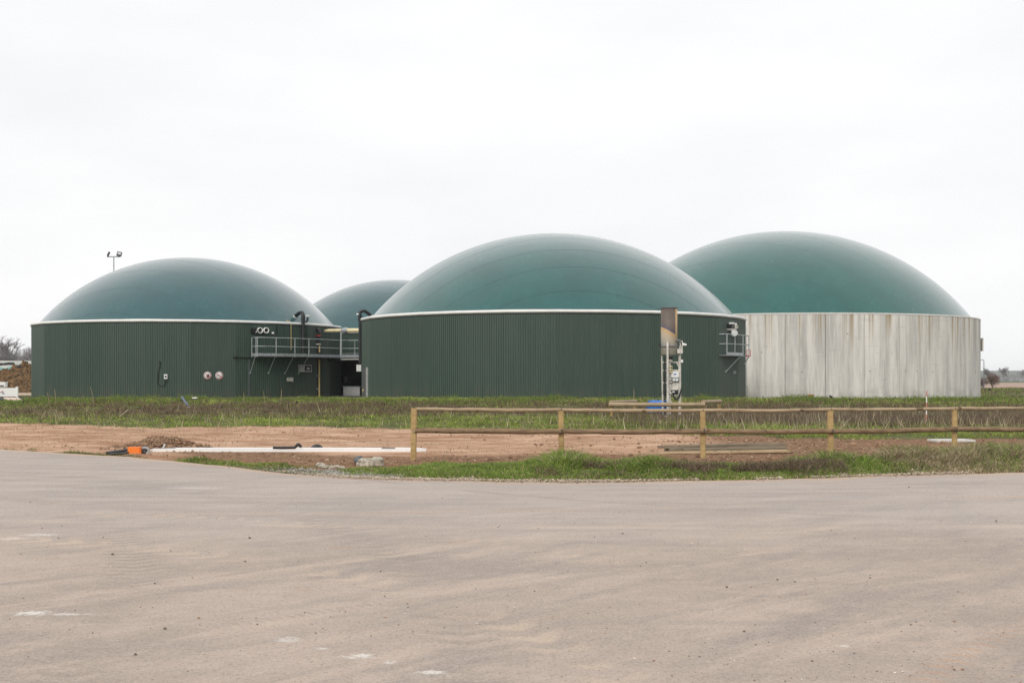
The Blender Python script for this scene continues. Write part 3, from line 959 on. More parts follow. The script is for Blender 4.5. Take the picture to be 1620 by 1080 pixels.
w, n_, rz = hit(T_left, 479.5, 560, 0.22)
gp = empty('gas_hose', (w.x, w.y, zd), 'black gas hose rising from the walkway and bending onto the left dome', 'pipe')
wd = w.y
up = [Vector((w.x, w.y, zd - 0.05)), Vector((w.x, w.y, 5.0)), Vector((w.x, w.y, 6.55))]
tail = [at(479.5, 498.5, wd), at(477.5, 494.5, wd + 0.15), at(473, 495.5, wd + 0.5), at(467, 501, wd + 0.9), at(463.5, 507, wd + 1.3)]
MB().tube(up[:2] + smooth_path([up[2]] + tail), 0.155, 12).build('hose', M['rubber'], gp)
for py, r in ((515, .2), (504, .19)):
    MB().lathe([(0.12, -.06), (r, -.06), (r, .06), (0.12, .06)], at(479.5, py, wd), 14).build('flange', M['rubber'], gp)
e0 = at(467, 500.5, wd + 0.85)
MB().lathe([(0.2, -0.05), (0.2, 0.05)], e0, 12, (-0.6, 0.3, -0.7)).build('hose_clip', M['white'], gp)
cup = MB().tube([at(480, 509, wd), at(484.5, 509, wd), at(486.5, 506, wd), at(486.8, 501.5, wd)], 0.09, 8).build('breather', M['rubber'], gp)
MB().lathe([(0.001, 0.1), (0.17, 0.07), (0.17, -0.02), (0.1, -0.02)], at(486.8, 500.4, wd), 12).build('cap', M['white'], cup)

w, n_, rz = hit(T_left, 460.5, 530, 0.1)
hose('sampling_tube', [at(460.5, 553, w.y), at(460.5, 512, w.y), at(459, 509, w.y), at(452.5, 506.5, w.y - 0.1)], 0.024, 'thin yellow tube running down the left tank beside the black hose', 'yellow', 6)

# valve stack and yellow down pipe
w, n_, rz = hit(T_left, 503.5, 600, 0.22)
d_ = w.y
vp = empty('gas_downpipe', (w.x, d_, 0.05), 'yellow gas downpipe with black valve block, right end of left tank', 'pipe')
MB().tube([at(503.5, 528, d_), at(503.5, 560, d_)], 0.13, 10).build('valve_body', M['black'], vp)
MB().tube([at(500, 522, d_ + .1), at(503, 521, d_), at(505, 523.5, d_), at(505, 530, d_)], 0.14, 10).build('elbow', M['black'], vp)
for py in (531, 544.5): MB().lathe([(0.1, -.05), (.22, -.05), (.22, .05), (.1, .05)], at(503.7, py, d_ - 0.02), 14).build('flange', M['steelwhite' if py > 540 else 'red'], vp)
MB().tube([at(505.2, 547, d_ - .05), at(505.2, 557, d_ - .05)], 0.07, 8).build('yellow_pipe', M['yellow'], vp)
MB().tube([at(505.2, 568, d_ - .05), at(505.2, 632, d_ - .05)], 0.075, 8).build('yellow_pipe', M['yellow'], vp)
MB().tube([at(502.6, 568, d_), at(502.6, 632, d_)], 0.06, 8).build('black_pipe', M['black'], vp)
for py in (594, 615): MB().box(at(503.8, py, d_ - 0.02), (0.34, 0.18, 0.12)).build('pipe_clamp', M['galv_d'], vp)

# cream gas main between the tanks
gm_ = empty('gas_main', at(547, 530, 101.5), 'cream yellow horizontal gas pipe crossing above the bridge', 'pipe')
pa, pb, pc, pd = at(511, 524, 103.2), at(520, 523, 102.6), at(541, 522.6, 101.8), at(575, 522.6, 100.2)
MB().tube([pa, pb, pc], [0.10, 0.15, 0.15], 14).build('pipe_run', M['cream'], gm_)
MB().tube([pc, at(551, 522.6, 101.4)], 0.17, 14).build('steel_sleeve', M['galv'], gm_)
MB().tube([at(551, 522.6, 101.4), pd], 0.18, 14).build('pipe_run', M['cream'], gm_)
ax = (pd - pc).normalized()
for px in (545.5, 548.5): MB().lathe([(0.1, -.04), (.27, -.04), (.27, .04), (.1, .04)], at(px, 522.6, 101.6), 16, ax).build('flange', M['galv'], gm_)
MB().tube([at(539.7, 565, 101.7), at(539.7, 525, 101.7)], 0.075, 8).build('support_post', M['galv'], gm_)

# black hose on the flank of the middle tank
gp = empty('gas_hose', at(570.5, 560, 97.6), 'black gas hose beside the middle tank bending onto its dome', 'pipe')
dm_ = 97.6
MB().tube([at(570.2, 575, dm_), at(570, 540, dm_)] + smooth_path([at(569.8, 508, dm_), at(569.2, 497.5, dm_), at(571, 493, dm_), at(575.5, 491.8, dm_), at(580.5, 494, dm_ + .3), at(587, 499.5, dm_ + .6)]), 0.14, 12).build('hose', M['rubber'], gp)
for py in (500, 505): MB().lathe([(0.1, -.04), (.2, -.04), (.2, .04), (.1, .04)], at(569.6, py, dm_), 12).build('flange', M['rubber'], gp)
MB().lathe([(.001, .07), (.14, .05), (.14, -.03)], at(566.3, 497.2, dm_), 10).build('cap', M['white'], gp)
MB().tube([at(569.5, 498.6, dm_), at(566.3, 498, dm_)], 0.05, 6).build('breather', M['rubber'], gp)
MB().lathe([(0.2, -0.06), (0.2, 0.06)], at(587.5, 500, dm_ + .6), 12, (1, .4, -.8)).build('dome_socket', M['grey'], gp)

# sign board and door on the flank of the middle tank
q = at(567.6, 582, 97.4)
o = MB().box(q, (0.38, 0.03, 0.54), 0.1).build('notice_board', M['white'], None)
tag(o, 'small white notice board at the left edge of the middle tank', 'sign')
w, n_, rz = hit(T_mid, 577, 606, 0.05)
dr = empty('service_door', (w.x, w.y, 0.0), 'tall grey service door on the left flank of the middle tank', 'door')
Mx = Matrix.Rotation(rz, 3, 'Z')
MB().box(w - Vector((0, 0, w.z - 1.2)), (1.7, 0.06, 2.3), M=Mx).build('door_leaf', M['dgrey'], dr)
wj, _, _ = hit(T_mid, 580.6, 606, 0.08)
MB().box((wj.x, wj.y, 1.2), (0.34, 0.1, 2.45), M=Mx).build('door_post', M['grey'], dr)
wj, _, _ = hit(T_mid, 574.3, 617, 0.1)
MB().box(wj, (0.2, 0.05, 0.22), M=Mx).build('handle', M['yellow'], dr)

# ------------------------------------------------------------------ fittings on the left tank's wall
def wallbox(t, px, py, wpx, hpx, dep, mat, off=0.0):
    w, n_, rz = hit(t, px, py, 0.035 + off)
    s = w.y / F
    return MB().box(w + n_ * dep / 2, (wpx * s / max(0.25, abs(n_.dot(Vector((0, -1, 0))))), dep, hpx * s), rz), w, n_, rz, s

w, n_, rz = hit(T_left, 411, 523, 0.04)
s = w.y / F
fan = empty('vent_unit', w, 'black vent unit with two white ring flanges high on left tank', 'vent')
Mx = Matrix.Rotation(rz, 3, 'Z')
MB().box(w + n_ * 0.07 + Vector((-0.05, 0, -0.02)), (27 * s, 0.14, 9 * s), M=Mx).build('backing_plate', M['black'], fan)
for px in (410.7, 420.4):
    q, _, _ = hit(T_left, px, 522.6, 0.18)
    r0 = 4.7 * s
    rg = MB().lathe([(r0 * .74, 0), (r0 * .74, .16), (r0, .16), (r0, 0)], q, 24, n_).build('ring_flange', M['white'], fan)
    MB().lathe([(r0 * .74, .05), (.001, .03)], q, 20, n_).build('dark_opening', M['black'], rg)
q, _, _ = hit(T_left, 401, 522.5, 0.18)
MB().box(q + n_ * 0.1, (0.28, 0.25, 0.34), M=Mx).build('motor', M['black'], fan)
MB().tube([q + n_ * .15 + Vector((.12, 0, -.2)), q + n_ * .15 + Vector((.3, 0, .1))], 0.03, 6).build('lever', M['steelwhite'], fan)
q, _, _ = hit(T_left, 431.5, 527, 0.1)
o = MB().lathe([(.001, .1), (.1, .08), (.13, 0), (.1, -.07), (.001, -.07)], q, 12).build('bulkhead_lamp', M['white'])
tag(o, 'tiny white bulkhead lamp just above the walkway handrail', 'lamp')
q0, n_, _ = hit(T_left, 436.7, 513, 0.05); q1, _, _ = hit(T_left, 436.7, 529, 0.05)
o = MB().tube([q0, q1], 0.04, 6).build('cable_duct', M['black']); tag(o, 'short dark vertical cable duct below the rim of left tank', 'duct')
q0, n_, _ = hit(T_left, 394, 568, 0.06); q1, _, _ = hit(T_left, 394, 632, 0.06)
o = MB().tube([q0, q1], 0.025, 6).build('conduit', M['galv_d']); tag(o, 'thin grey conduit running down below the walkway left end', 'pipe')
q0, _, _ = hit(T_left, 372, 564.5, 0.12); q1, _, _ = hit(T_left, 396, 566, 0.12)
mb = MB().tube([q0, q1], 0.045, 8); mb.lathe([(.001, .06), (.14, .06), (.14, -.06), (.001, -.06)], q0, 12, (0, -1, 0))
o = mb.build('drain_stub', M['black']); tag(o, 'dark horizontal stub pipe left of the walkway end', 'pipe')

o_root_w, n_, rz = hit(T_left, 481, 582.5, 0.04)
s = o_root_w.y / F
Mx = Matrix.Rotation(rz, 3, 'Z')
ww = 15 * s / abs(n_.y)
cbx = empty('meter_box', o_root_w, 'grey meter box with dark window below the walkway', 'box')
MB().box(o_root_w + n_ * .12, (ww, .24, 11.5 * s), M=Mx).build('housing', M['grey'], cbx)
tx = Mx @ Vector((1, 0, 0))
wn = MB().box(o_root_w + n_ * .25 + tx * ww * .16, (ww * .52, .03, 8 * s), M=Mx).build('window', M['black'], cbx)
MB().box(o_root_w + n_ * .275 + tx * ww * .17 - Vector((0, 0, .02)), (ww * .26, .02, 4 * s), M=Mx).build('meter', M['grey'], wn)

mb, w, n_, rz, s = wallbox(T_left, 458, 600, 7, 6, .14, 'grey')
o = mb.build('junction_box', M['steelwhite']); tag(o, 'small pale junction box low on left tank, left of the yellow downpipe', 'box')
q, n2, _ = hit(T_left, 462.3, 604.2, .1)
o = MB().box(q, (0.3, 0.1, 0.07), rz).build('cable_clip', M['galv_d']); tag(o, 'tiny grey bracket just below the pale junction box', 'bracket')

# wall socket with a hanging cable
w, n_, rz = hit(T_left, 262.5, 595.5, .04)
s = w.y / F
Mx = Matrix.Rotation(rz, 3, 'Z')
sk = empty('wall_socket', w, 'white wall socket with a looped black cable on left tank', 'socket')
MB().box(w + n_ * .07, (5.3 * s, .14, 7.4 * s), M=Mx, ch=.02).build('socket_housing', M['white'], sk)
MB().lathe([(.001, .03), (.075, .025), (.085, 0)], w + n_ * .14, 12, n_).build('outlet', M['black'], sk)
cab_pts = []
for px, py in ((252.6, 572.5), (253, 576), (251.5, 585), (249.8, 595), (249.5, 603), (251, 608), (254.5, 610.8), (258.5, 610.2), (261.2, 606.5), (262.5, 601)):
    cab_pts.append(hit(T_left, px, py, .08)[0])
MB().tube(smooth_path(cab_pts, 5), .035, 6).build('cable', M['black'], sk)
MB().lathe([(.09, 0), (.07, .08), (.001, .08)], hit(T_left, 252.6, 572.5, .03)[0], 10, n_).build('cable_gland', M['black'], sk)
MB().box(hit(T_left, 262.7, 600.6, .1)[0], (.2, .12, .16), M=Mx).build('plug', M['black'], sk)

# two round prohibition signs
def prohibition(px, py, label, draw):
    w, n_, rz = hit(T_left, px, py, .045)
    s = w.y / F; r = 6.2 * s
    root = empty('prohibition_sign', w, label, 'sign', 'round prohibition signs')
    tx = Vector((math.cos(rz), math.sin(rz), 0)); tz = Vector((0, 0, 1))
    MB().lathe([(r, 0), (r, .02), (.001, .02)], w, 32, n_).build('sign_plate', M['white'], root)
    MB().lathe([(r * .78, .022), (r * .78, .03), (r * .9, .03), (r * .9, .022)], w, 32, n_).build('red_ring', M['signred'], root)
    a = R_(-40)
    Mx = Matrix.Rotation(rz, 3, 'Z') @ Matrix.Rotation(-a, 3, 'Y')
    MB().box(w + n_ * .034, (r * 1.5, .008, r * .12), M=Matrix.Rotation(rz, 3, 'Z') @ Matrix.Rotation(R_(40), 3, 'Y')).build('red_bar', M['signred'], root)
    draw(root, w + n_ * .028, tx, tz, r, n_)
M['signred'] = plain('sign_red', (0.42, 0.03, 0.05), 0.5)
def flat(root, poly, w, tx, tz, r, n_, name):
    pts = [w + tx * x * r + tz * y * r for x, y in poly]
    k = len(pts)
    MB().add([p - n_ * .003 for p in pts] + [p + n_ * .003 for p in pts], [tuple(range(k)), tuple(range(2 * k - 1, k - 1, -1))] + [(i, (i + 1) % k, k + (i + 1) % k, k + i) for i in range(k)]).build(name, M['black'], root)
def hand(root, w, tx, tz, r, n_):
    flat(root, [(-.12, -.45), (.3, -.45), (.38, -.05), (.4, .3), (.3, .32), (.26, .05), (.22, .42), (.12, .44), (.1, .08), (.04, .46), (-.07, .45), (-.06, .05), (-.13, .3), (-.22, .28), (-.2, -.1), (-.4, .08), (-.46, -.02)], w, tx, tz, r, n_, 'hand_symbol')
def match(root, w, tx, tz, r, n_):
    flat(root, [(-.5, .0), (-.42, -.1), (.25, .02), (.25, .12), (-.42, .02)], w, tx, tz, r, n_, 'match_symbol')
    flat(root, [(-.48, .05), (-.34, .12), (-.28, .4), (-.4, .3), (-.44, .48), (-.55, .25)], w, tx, tz, r, n_, 'flame_symbol')
prohibition(328.5, 594, 'left of two round prohibition signs, black hand crossed out in red', hand)
prohibition(347, 594, 'right of two round prohibition signs, black match crossed out in red', match)

# ------------------------------------------------------------------ balcony on the right flank of the middle tank
fa, n_, rz = hit(T_mid, 1160, 562, 0.0)
zb_ = gz(561.5, fa.y)
root = empty('inspection_balcony', (fa.x, fa.y, 0), 'small steel inspection balcony with railing on right flank of middle tank', 'balcony')
tx = Vector((math.cos(rz), math.sin(rz), 0))
def bp(px, off):
    """point at distance off in front of the facet, seen at column px"""
    den = Vector(((px - 810) / F, 1.0, 0)).dot(n_)
    base = fa + n_ * off
    s_ = base.dot(n_) - 0
    k = (Vector((base.x, base.y, 0)).dot(n_)) / den
    return Vector(((px - 810) / F * k, k, zb_))
W = 0.62
p0, p1 = bp(1149.5, W), bp(1175.5, W)
i0, i1 = p0 - n_ * (W - .05), p1 - n_ * (W - .05)
p2 = p1 + tx * 1.0 + n_ * 0.05
i2 = i1 + tx * 1.0
for a, b, c, d in ((p0, p1, i1, i0), (p1, p2, i2, i1)):
    MB().add([(p.x, p.y, zb_) for p in (a, b, c, d)] + [(p.x, p.y, zb_ - .1) for p in (a, b, c, d)], [(0, 1, 2, 3), (7, 6, 5, 4), (0, 4, 5, 1), (1, 5, 6, 2), (2, 6, 7, 3), (3, 7, 4, 0)]).build('grating', M['galv_d'], root)
d = p1 - p0
MB().box((p0 + p1) / 2 + Vector((0, 0, .06)), (d.length, .02, .2), math.atan2(d.y, d.x)).build('toe_board', M['galv'], root)
for p in (p0 + tx * .05, p0.lerp(p1, .5), p1, p2, i2.lerp(p2, .2)):
    MB().tube([(p.x, p.y, zb_ - .1), (p.x, p.y, zb_ + 1.45)], .036, 6).build('railing_post', M['galv'], root)
for h in (1.45, .76):
    MB().tube([(p.x, p.y, zb_ + h) for p in (i0, p0, p1, p2, i2)], .03, 6).build('handrail', M['galv'], root)
q, nq, _ = hit(T_mid, 1148, 588, .04)
br = MB().tube([q, bp(1171, W * .9) - Vector((0, 0, .1))], .035, 6).build('bracket', M['galv'], root)
MB().lathe([(.13, 0), (.13, .04), (.001, .04)], q - nq * .02, 10, nq).build('fixing_plate', M['galv_d'], br)
q, nq, _ = hit(T_mid, 1161.5, 589, .04)
MB().box(q, (.5, .1, .22), spin(nq)).build('fixing_plate', M['galv_d'], root)
MB().tube([p2 + Vector((0, 0, -.1)), p2 - tx * .9 + Vector((0, 0, -.7))], .035, 6).build('bracket', M['galv_d'], root)
mb = MB().tube([p2 + Vector((.1, 0, -.1)), p2 + Vector((.1, 0, .4)), p2 + Vector((-.16, 0, .4)), p2 + Vector((-.16, 0, -.1))], .03, 6)
mb.tube([p2 + Vector((.1, -.05, -.05)), p2 - tx * .5 + Vector((0, -.05, -.1))], .035, 6)
mb.build('red_gate', M['red'], root)
# mirror-like dish on the rail and valve box above
q = bp(1161, W) + Vector((0, 0, gz(528, fa.y) - zb_))
pts = [(-.24, -.2), (.05, -.26), (.3, -.12), (.34, .04), (.2, .2), (-.05, .24), (-.24, .2)]
mb = MB().add([q + Vector((x * .85, -.1, y)) for x, y in pts] + [q + Vector((x * .78, -.17, y * .92)) for x, y in pts], [tuple(range(7)), tuple(range(13, 6, -1))] + [(i, (i + 1) % 7, 7 + (i + 1) % 7, 7 + i) for i in range(7)])
o = mb.build('reflector_shield', M['lens']); tag(o, 'pale rounded shield fixed on the balcony handrail', 'shield')
w, nq, rz2 = hit(T_mid, 1152.5, 516.5, .05); s = w.y / F
vb = empty('pressure_valve', w, 'black and white pressure valve box under the rim above the balcony', 'valve')
Mx = Matrix.Rotation(rz2, 3, 'Z')
MB().box(w + nq * .2, (.62, .4, .34), M=Mx).build('valve_box', M['black'], vb)
MB().box(w + nq * .22 + Vector((0, 0, -.21)), (.7, .46, .08), M=Mx).build('tray', M['steelwhite'], vb)
MB().tube([w + nq * .45 + tx * .3 + Vector((0, 0, .2)), w + nq * .45 + tx * .62 + Vector((0, 0, -.05))], .06, 8).build('pipe_arm', M['white'], vb)
MB().box(w + nq * .22 + tx * .1 + Vector((0, 0, .24)), (.4, .3, .12), M=Mx).build('cap', M['white'], vb)
MB().box(w + nq * .42 + tx * .34 + Vector((0, 0, -.02)), (.3, .1, .3), M=Mx).build('flap', M['steelwhite'], vb)

# access stair and upright rail between middle and concrete tank
sr = empty('access_stair', at(1180, 634, 98.5), 'narrow steel stair between the middle tank and the concrete tank', 'stair')
for dd in (0.0, 0.45):
    MB().tube([at(1175.5, 605.5, 98.5 + dd), at(1183, 612.5, 98.2 + dd)], .045, 6).build('handrail', M['steelwhite'], sr)
    MB().tube([at(1176, 628.5, 98.5 + dd), at(1183.5, 635, 98.2 + dd)], .07, 6).build('stringer', M['steelwhite'], sr)
for k in range(4):
    f = k / 3
    MB().tube([at(1176.5 + 6.5 * f, 629 + 6 * f, 98.4), at(1176.5 + 6.5 * f, 606.5 + 6.2 * f, 98.4)], .025, 6).build('baluster', M['steelwhite'], sr)
    q = at(1176.5 + 6.5 * f, 629 + 6 * f, 98.6); MB().box(q, (.28, .6, .04)).build('tread', M['galv_d'], sr)
lad = empty('cat_ladder', at(1178, 560, 101.0), 'thin pale ladder seen between balcony and concrete tank', 'ladder')
for px in (1177.3, 1181.0): MB().tube([at(px, 516, 101.0), at(px, 634, 101.0)], .022, 6).build('ladder_rail', M['steelwhite'], lad)
for k in range(16): MB().tube([at(1177.3, 520 + k * 7, 101.0), at(1181.0, 520 + k * 7, 101.0)], .014, 5).build('rung', M['steelwhite'], lad)
q = tpt(T_conc, R_(81), .12, 0)
o = MB().box((q.x, q.y, gz(545, q.y)), (.12, .5, 1.3)).build('wall_duct', M['steelwhite']); tag(o, 'slim pale duct on the far right edge of the concrete tank', 'duct')

# ------------------------------------------------------------------ gas flare
FD = 52.0
fx = gx(1058.5, FD)
gz0 = float(ground_z(fx, FD))
fl = empty('gas_flare', (fx, FD, gz0), 'tall gas flare with scorched steel chimney on four slender legs', 'flare')
rS = 13.0 / F * FD
zt_, zs_ = gz(487.5, FD), gz(561, FD)
MB().lathe([(rS - .02, zt_ - .5), (rS - .02, zt_), (rS, zt_), (rS, zs_), (rS - .05, zs_), (rS - .05, zs_ + .4)], (fx, FD, 0), 36).build('chimney', M['flare'], fl)
MB().lathe([(rS - .03, zt_ - .45), (.001, zt_ - .45)], (fx, FD, 0), 36).build('burner_floor', M['black'], fl)
MB().lathe([(rS + .002, gz(488, FD)), (rS + .02, gz(488, FD)), (rS + .02, gz(486.6, FD)), (rS - .03, gz(486.6, FD))], (fx, FD, 0), 36).build('chimney_lip', M['dgrey'], fl)
zr_ = gz(547.5, FD)
MB().lathe([(rS + .005, zr_ - .025), (rS + .08, zr_ - .025), (rS + .08, zr_ + .025), (rS + .005, zr_ + .025)], (fx, FD, 0), 36).build('collar', M['galv_d'], fl)
MB().box((fx - rS - .08, FD - .1, zr_ + .04), (.1, .1, .12)).build('collar_bolt', M['black'], fl)
def leg(pxt, pxb, dy, r, top):
    MB().tube([(gx(pxt, FD), FD + dy, gz(top, FD)), (gx(pxb, FD), FD + dy, gz0 - .05)], r, 10).build('leg', M['steelwhite'], fl)
leg(1054.2, 1054.6, -rS - .06, .05, 541)
leg(1047.4, 1049.2, .1, .034, 558)
leg(1075.0, 1075.2, -.05, .062, 555)
leg(1077.2, 1077.4, rS - .1, .03, 560)
pp = MB().tube([(gx(1059.3, FD), FD - .12, gz(562, FD)), (gx(1059.3, FD), FD - .12, gz0 - .02)], .047, 10).build('gas_pipe', M['steelwhite'], fl)
for py, r in ((571, .11), (580, .12), (584.5, .13), (588.5, .13), (600, .12), (604, .12), (622, .1), (636, .1)):
    MB().lathe([(.05, -.03), (r, -.03), (r, .03), (.05, .03)], (gx(1059.3, FD), FD - .12, gz(py, FD)), 14).build('flange', M['cream' if 579 < py < 590 else 'steelwhite'], pp)
MB().lathe([(.06, -.06), (.13, -.03), (.13, .03), (.06, .06)], (gx(1059.5, FD), FD - .13, gz(566, FD)), 12).build('valve', M['black'], pp)
for py in (573, 586, 605.5, 625.5): MB().tube([(gx(1048.5, FD), FD, gz(py, FD)), (gx(1074.6, FD), FD, gz(py, FD))], .03, 6).build('cross_bar', M['steelwhite'], fl)
MB().tube([(gx(1070, FD), FD, gz(573, FD)), (gx(1074, FD), FD, gz(580, FD))], .03, 6).build('gusset', M['steelwhite'], fl)
MB().box((gx(1067, FD), FD - .05, gz(592, FD)), (12.5 / F * FD, .25, 9.5 / F * FD), ch=.01).build('control_box', M['white'], fl)
MB().box((gx(1067, FD), FD - .02, gz(611, FD)), (12.5 / F * FD, .2, 11 / F * FD), ch=.01).build('control_box', M['steelwhite'], fl)
MB().box((gx(1067, FD), FD - .19, gz(591.5, FD)), (.09, .015, .05)).build('label_plate', M['blue'], fl)
for px in (1065.5, 1070):
    g_ = MB().lathe([(.001, .06), (.085, .06), (.1, .03), (.1, -.03)], (gx(px, FD), FD - .12, gz(600.5, FD)), 16, (0, -1, 0)).build('gauge', M['galv_d'], fl)
    MB().lathe([(.001, .066), (.07, .066)], (gx(px, FD), FD - .12, gz(600.5, FD)), 16, (0, -1, 0)).build('dial', M['lens'], g_)
MB().box((gx(1065, FD), FD + .05, gz(620.5, FD)), (.36, .2, .16)).build('pump_block', M['black'], fl)
MB().box((gx(1065, FD), FD - .06, gz(619.5, FD)), (.12, .03, .05)).build('label_plate', M['white'], fl)
MB().tube(smooth_path([(gx(px, FD), FD - .16, gz(py, FD)) for px, py in ((1064, 624), (1066.5, 629.5), (1069.5, 631.3), (1073, 628), (1075.5, 621), (1077.5, 615))], 5), .035, 7).build('cable', M['black'], fl)
MB().tube([(gx(1051.3, FD), FD - .1, gz(565, FD)), (gx(1051, FD), FD - .1, gz(600, FD)), (gx(1052, FD), FD - .1, gz0)], .03, 6).build('cable', M['black'], fl)
MB().box((gx(1052, FD), FD - .08, gz(621, FD)), (.16, .14, .2)).build('solenoid', M['black'], fl)
MB().box((gx(1078, FD), FD - .1, gz(571, FD)), (.1, .1, .12)).build('sensor', M['white'], fl)
# ignition unit on the collar
MB().box((gx(1074.5, FD), FD - .2, gz(555.5, FD)), (.24, .16, .2)).build('ignition_box', M['steelwhite'], fl)
MB().lathe([(.001, .05), (.13, .03), (.15, -.02), (.05, -.03)], (gx(1071.5, FD), FD - .2, gz(539, FD)), 14).build('rain_cap', M['galv_d'], fl)
MB().tube(smooth_path([(gx(px, FD), FD - .2, gz(py, FD)) for px, py in ((1074, 553), (1075.5, 546), (1074.5, 541.5), (1078, 540), (1079, 545))], 4), .03, 6).build('conduit', M['steelwhite'], fl)
MB().tube([(gx(1079, FD), FD - .2, gz(545, FD)), (gx(1076.5, FD), FD - .2, gz(556, FD))], .03, 6).build('conduit', M['steelwhite'], fl)
MB().tube([(gx(1078.5, FD), FD - .22, gz(545, FD)), (gx(1085, FD), FD - .25, gz(545.5, FD))], [.075, .04], 8).build('spotlight', M['white'], fl)
for px, dy in ((1054.2, -rS - .06), (1060, -.12), (1074.8, -.05)):
    MB().lathe([(.16, 0), (.16, .05), (.06, .05)], (gx(px, FD), FD + dy, gz0 - .02), 12).build('foot_plate', M['slab'], fl)

# low rail guard around the flare
GD = 49.5
gr = empty('rail_guard', (gx(1040, GD), GD, float(ground_z(gx(1040, GD), GD))), 'low log rail guard around the flare base', 'fence')
def gpost(px, d, top):
    x_ = gx(px, d); MB().tube([(x_, d, float(ground_z(x_, d)) - .1), (x_, d, gz(top, d))], .075, 8).build('post', M['post'], gr)
def grail(a, b, r=.085): MB().tube([a, b], r, 10).build('rail', M['toprail'], gr)
gpost(967, GD + .1, 638); gpost(1112.5, GD + .1, 637); gpost(1004.5, GD + 5, 634); gpost(1138, GD + 5, 634)
grail(at(963, 639.8, GD - .02), at(1115, 639.8, GD - .02))
grail(at(966.5, 636.3, GD + .2), at(1006, 635, GD + 5))
grail(at(1112, 636, GD + .2), at(1140, 634.5, GD + 5))

# blue barrel lying beside the flare
bd = 53.2
bx, bz = gx(1041, bd), float(ground_z(gx(1041, bd), bd))
bar = empty('blue_barrel', (bx, bd, bz), 'blue plastic barrel lying on its side by the flare', 'barrel')
rb = .33
ax = Vector((1, .35, 0)).normalized()
MB().lathe([(.001, -.42), (rb * .85, -.42), (rb * .95, -.4), (rb * .98, -.2), (rb * 1.03, -.17), (rb * .99, -.13), (rb, 0), (rb * .99, .13), (rb * 1.03, .17), (rb * .98, .2), (rb * .95, .4), (rb * .85, .42), (.001, .42)], (bx, bd, bz + rb), 28, ax).build('drum', M['blue'], bar)
MB().lathe([(.001, .02), (.05, .02), (.05, -.02)], (bx, bd, bz + 2 * rb + .01), 10).build('bung', M['black'], bar)
for sgn in (-.41, .36): MB().lathe([(rb * .96, 0), (rb * 1.02, 0), (rb * 1.02, .05), (rb * .96, .05)], Vector((bx, bd, bz + rb)) + ax * sgn, 28, ax).build('hoop', M['blue'], bar)

# ------------------------------------------------------------------ post-and-rail fence
fp = [(654.5, 24.0, 737, 648), (888, 24.6, 722, 650), (1112, 24.9, 732, 651), (1314, 25.3, 720, 649.5), (1510, 25.8, 718, 648), (1705, 26.4, 716, 645)]
fe = empty('post_and_rail_fence', (gx(1112, 24.9), 24.9, 0), 'wooden post and rail fence along the verge on the right', 'fence')
tops, lows = [], []
for k, (px, d, pb, ptop) in enumerate(fp):
    x_ = gx(px, d); zg = float(ground_z(x_, d)) - .15; zt = gz(ptop, d)
    if k == 0: zt = gz(645.5, d)
    r = .058
    lean = random.uniform(-.008, .008)
    Ml = Matrix.Rotation(random.uniform(-.12, .12), 3, 'Z') @ Matrix.Rotation(random.uniform(-.018, .018), 3, 'Y')
    pst = MB().box((x_, d, (zg + zt) / 2), (.11 * random.uniform(.92, 1.06), .11, zt - zg), M=Ml, ch=.018).build('post', M['post'], fe)
    for zz_ in (gz(683, d), gz(679, d)):
        MB().lathe([(.001, .012), (.012, .01), (.014, 0)], (x_ + random.uniform(-.02, .02), d - .155, zz_ + random.uniform(-.01, .01)), 8, (0, -1, 0)).build('nail', M['dgrey'], pst)
    tops.append(Vector((x_, d, gz(ptop - 2.0, d))))
    lows.append(Vector((x_, d - .10, gz(681.5 if k in (1, 2, 3) else (679.5 if k == 0 else 678), d))))
tops[0] = Vector((gx(657, 24.0), 24.0, gz(646.3, 24.0)))
lows[0] = Vector((gx(656, 24.0), 24.0 - .06, gz(679.8, 24.0)))
def rough_rail(a, b, r, mat, flatk=1.0):
    n = 9; pts = []
    for i in range(n):
        f = i / (n - 1)
        p = a.lerp(b, f); p.z += -.012 * math.sin(math.pi * f) + random.uniform(-.006, .006); p.y += random.uniform(-.006, .006)
        pts.append(p)
    mb = MB().tube(pts, [r * random.uniform(.93, 1.06) for _ in pts], 10)
    o = mb.build('rail', mat, fe)
    return o
for k in range(len(fp) - 1):
    g_ = (tops[k + 1] - tops[k]).normalized() * .01
    rough_rail(tops[k] + g_, tops[k + 1] - g_, .036, M['toprail'])
    rough_rail(lows[k] + g_, lows[k + 1] - g_, .054, M['rail'])

# ------------------------------------------------------------------ boom lying on the soil
def gnd(px, d): 
    x_ = gx(px, d); return Vector((x_, d, float(ground_z(x_, d))))
bD = 27.4
bm = empty('barrier_boom', at(450, 716, bD), 'long white boom with orange sleeve lying on the bare soil', 'boom')
gmax = max(float(ground_z(gx(px_, dd_), dd_)) for px_ in range(230, 670, 8) for dd_ in (27.2, 27.4, 27.6))
za = zb2 = gmax - .03
pA, pB = Vector((gx(245, bD), bD, za + .05)), Vector((gx(668, 27.5), 27.5, zb2 + .045))
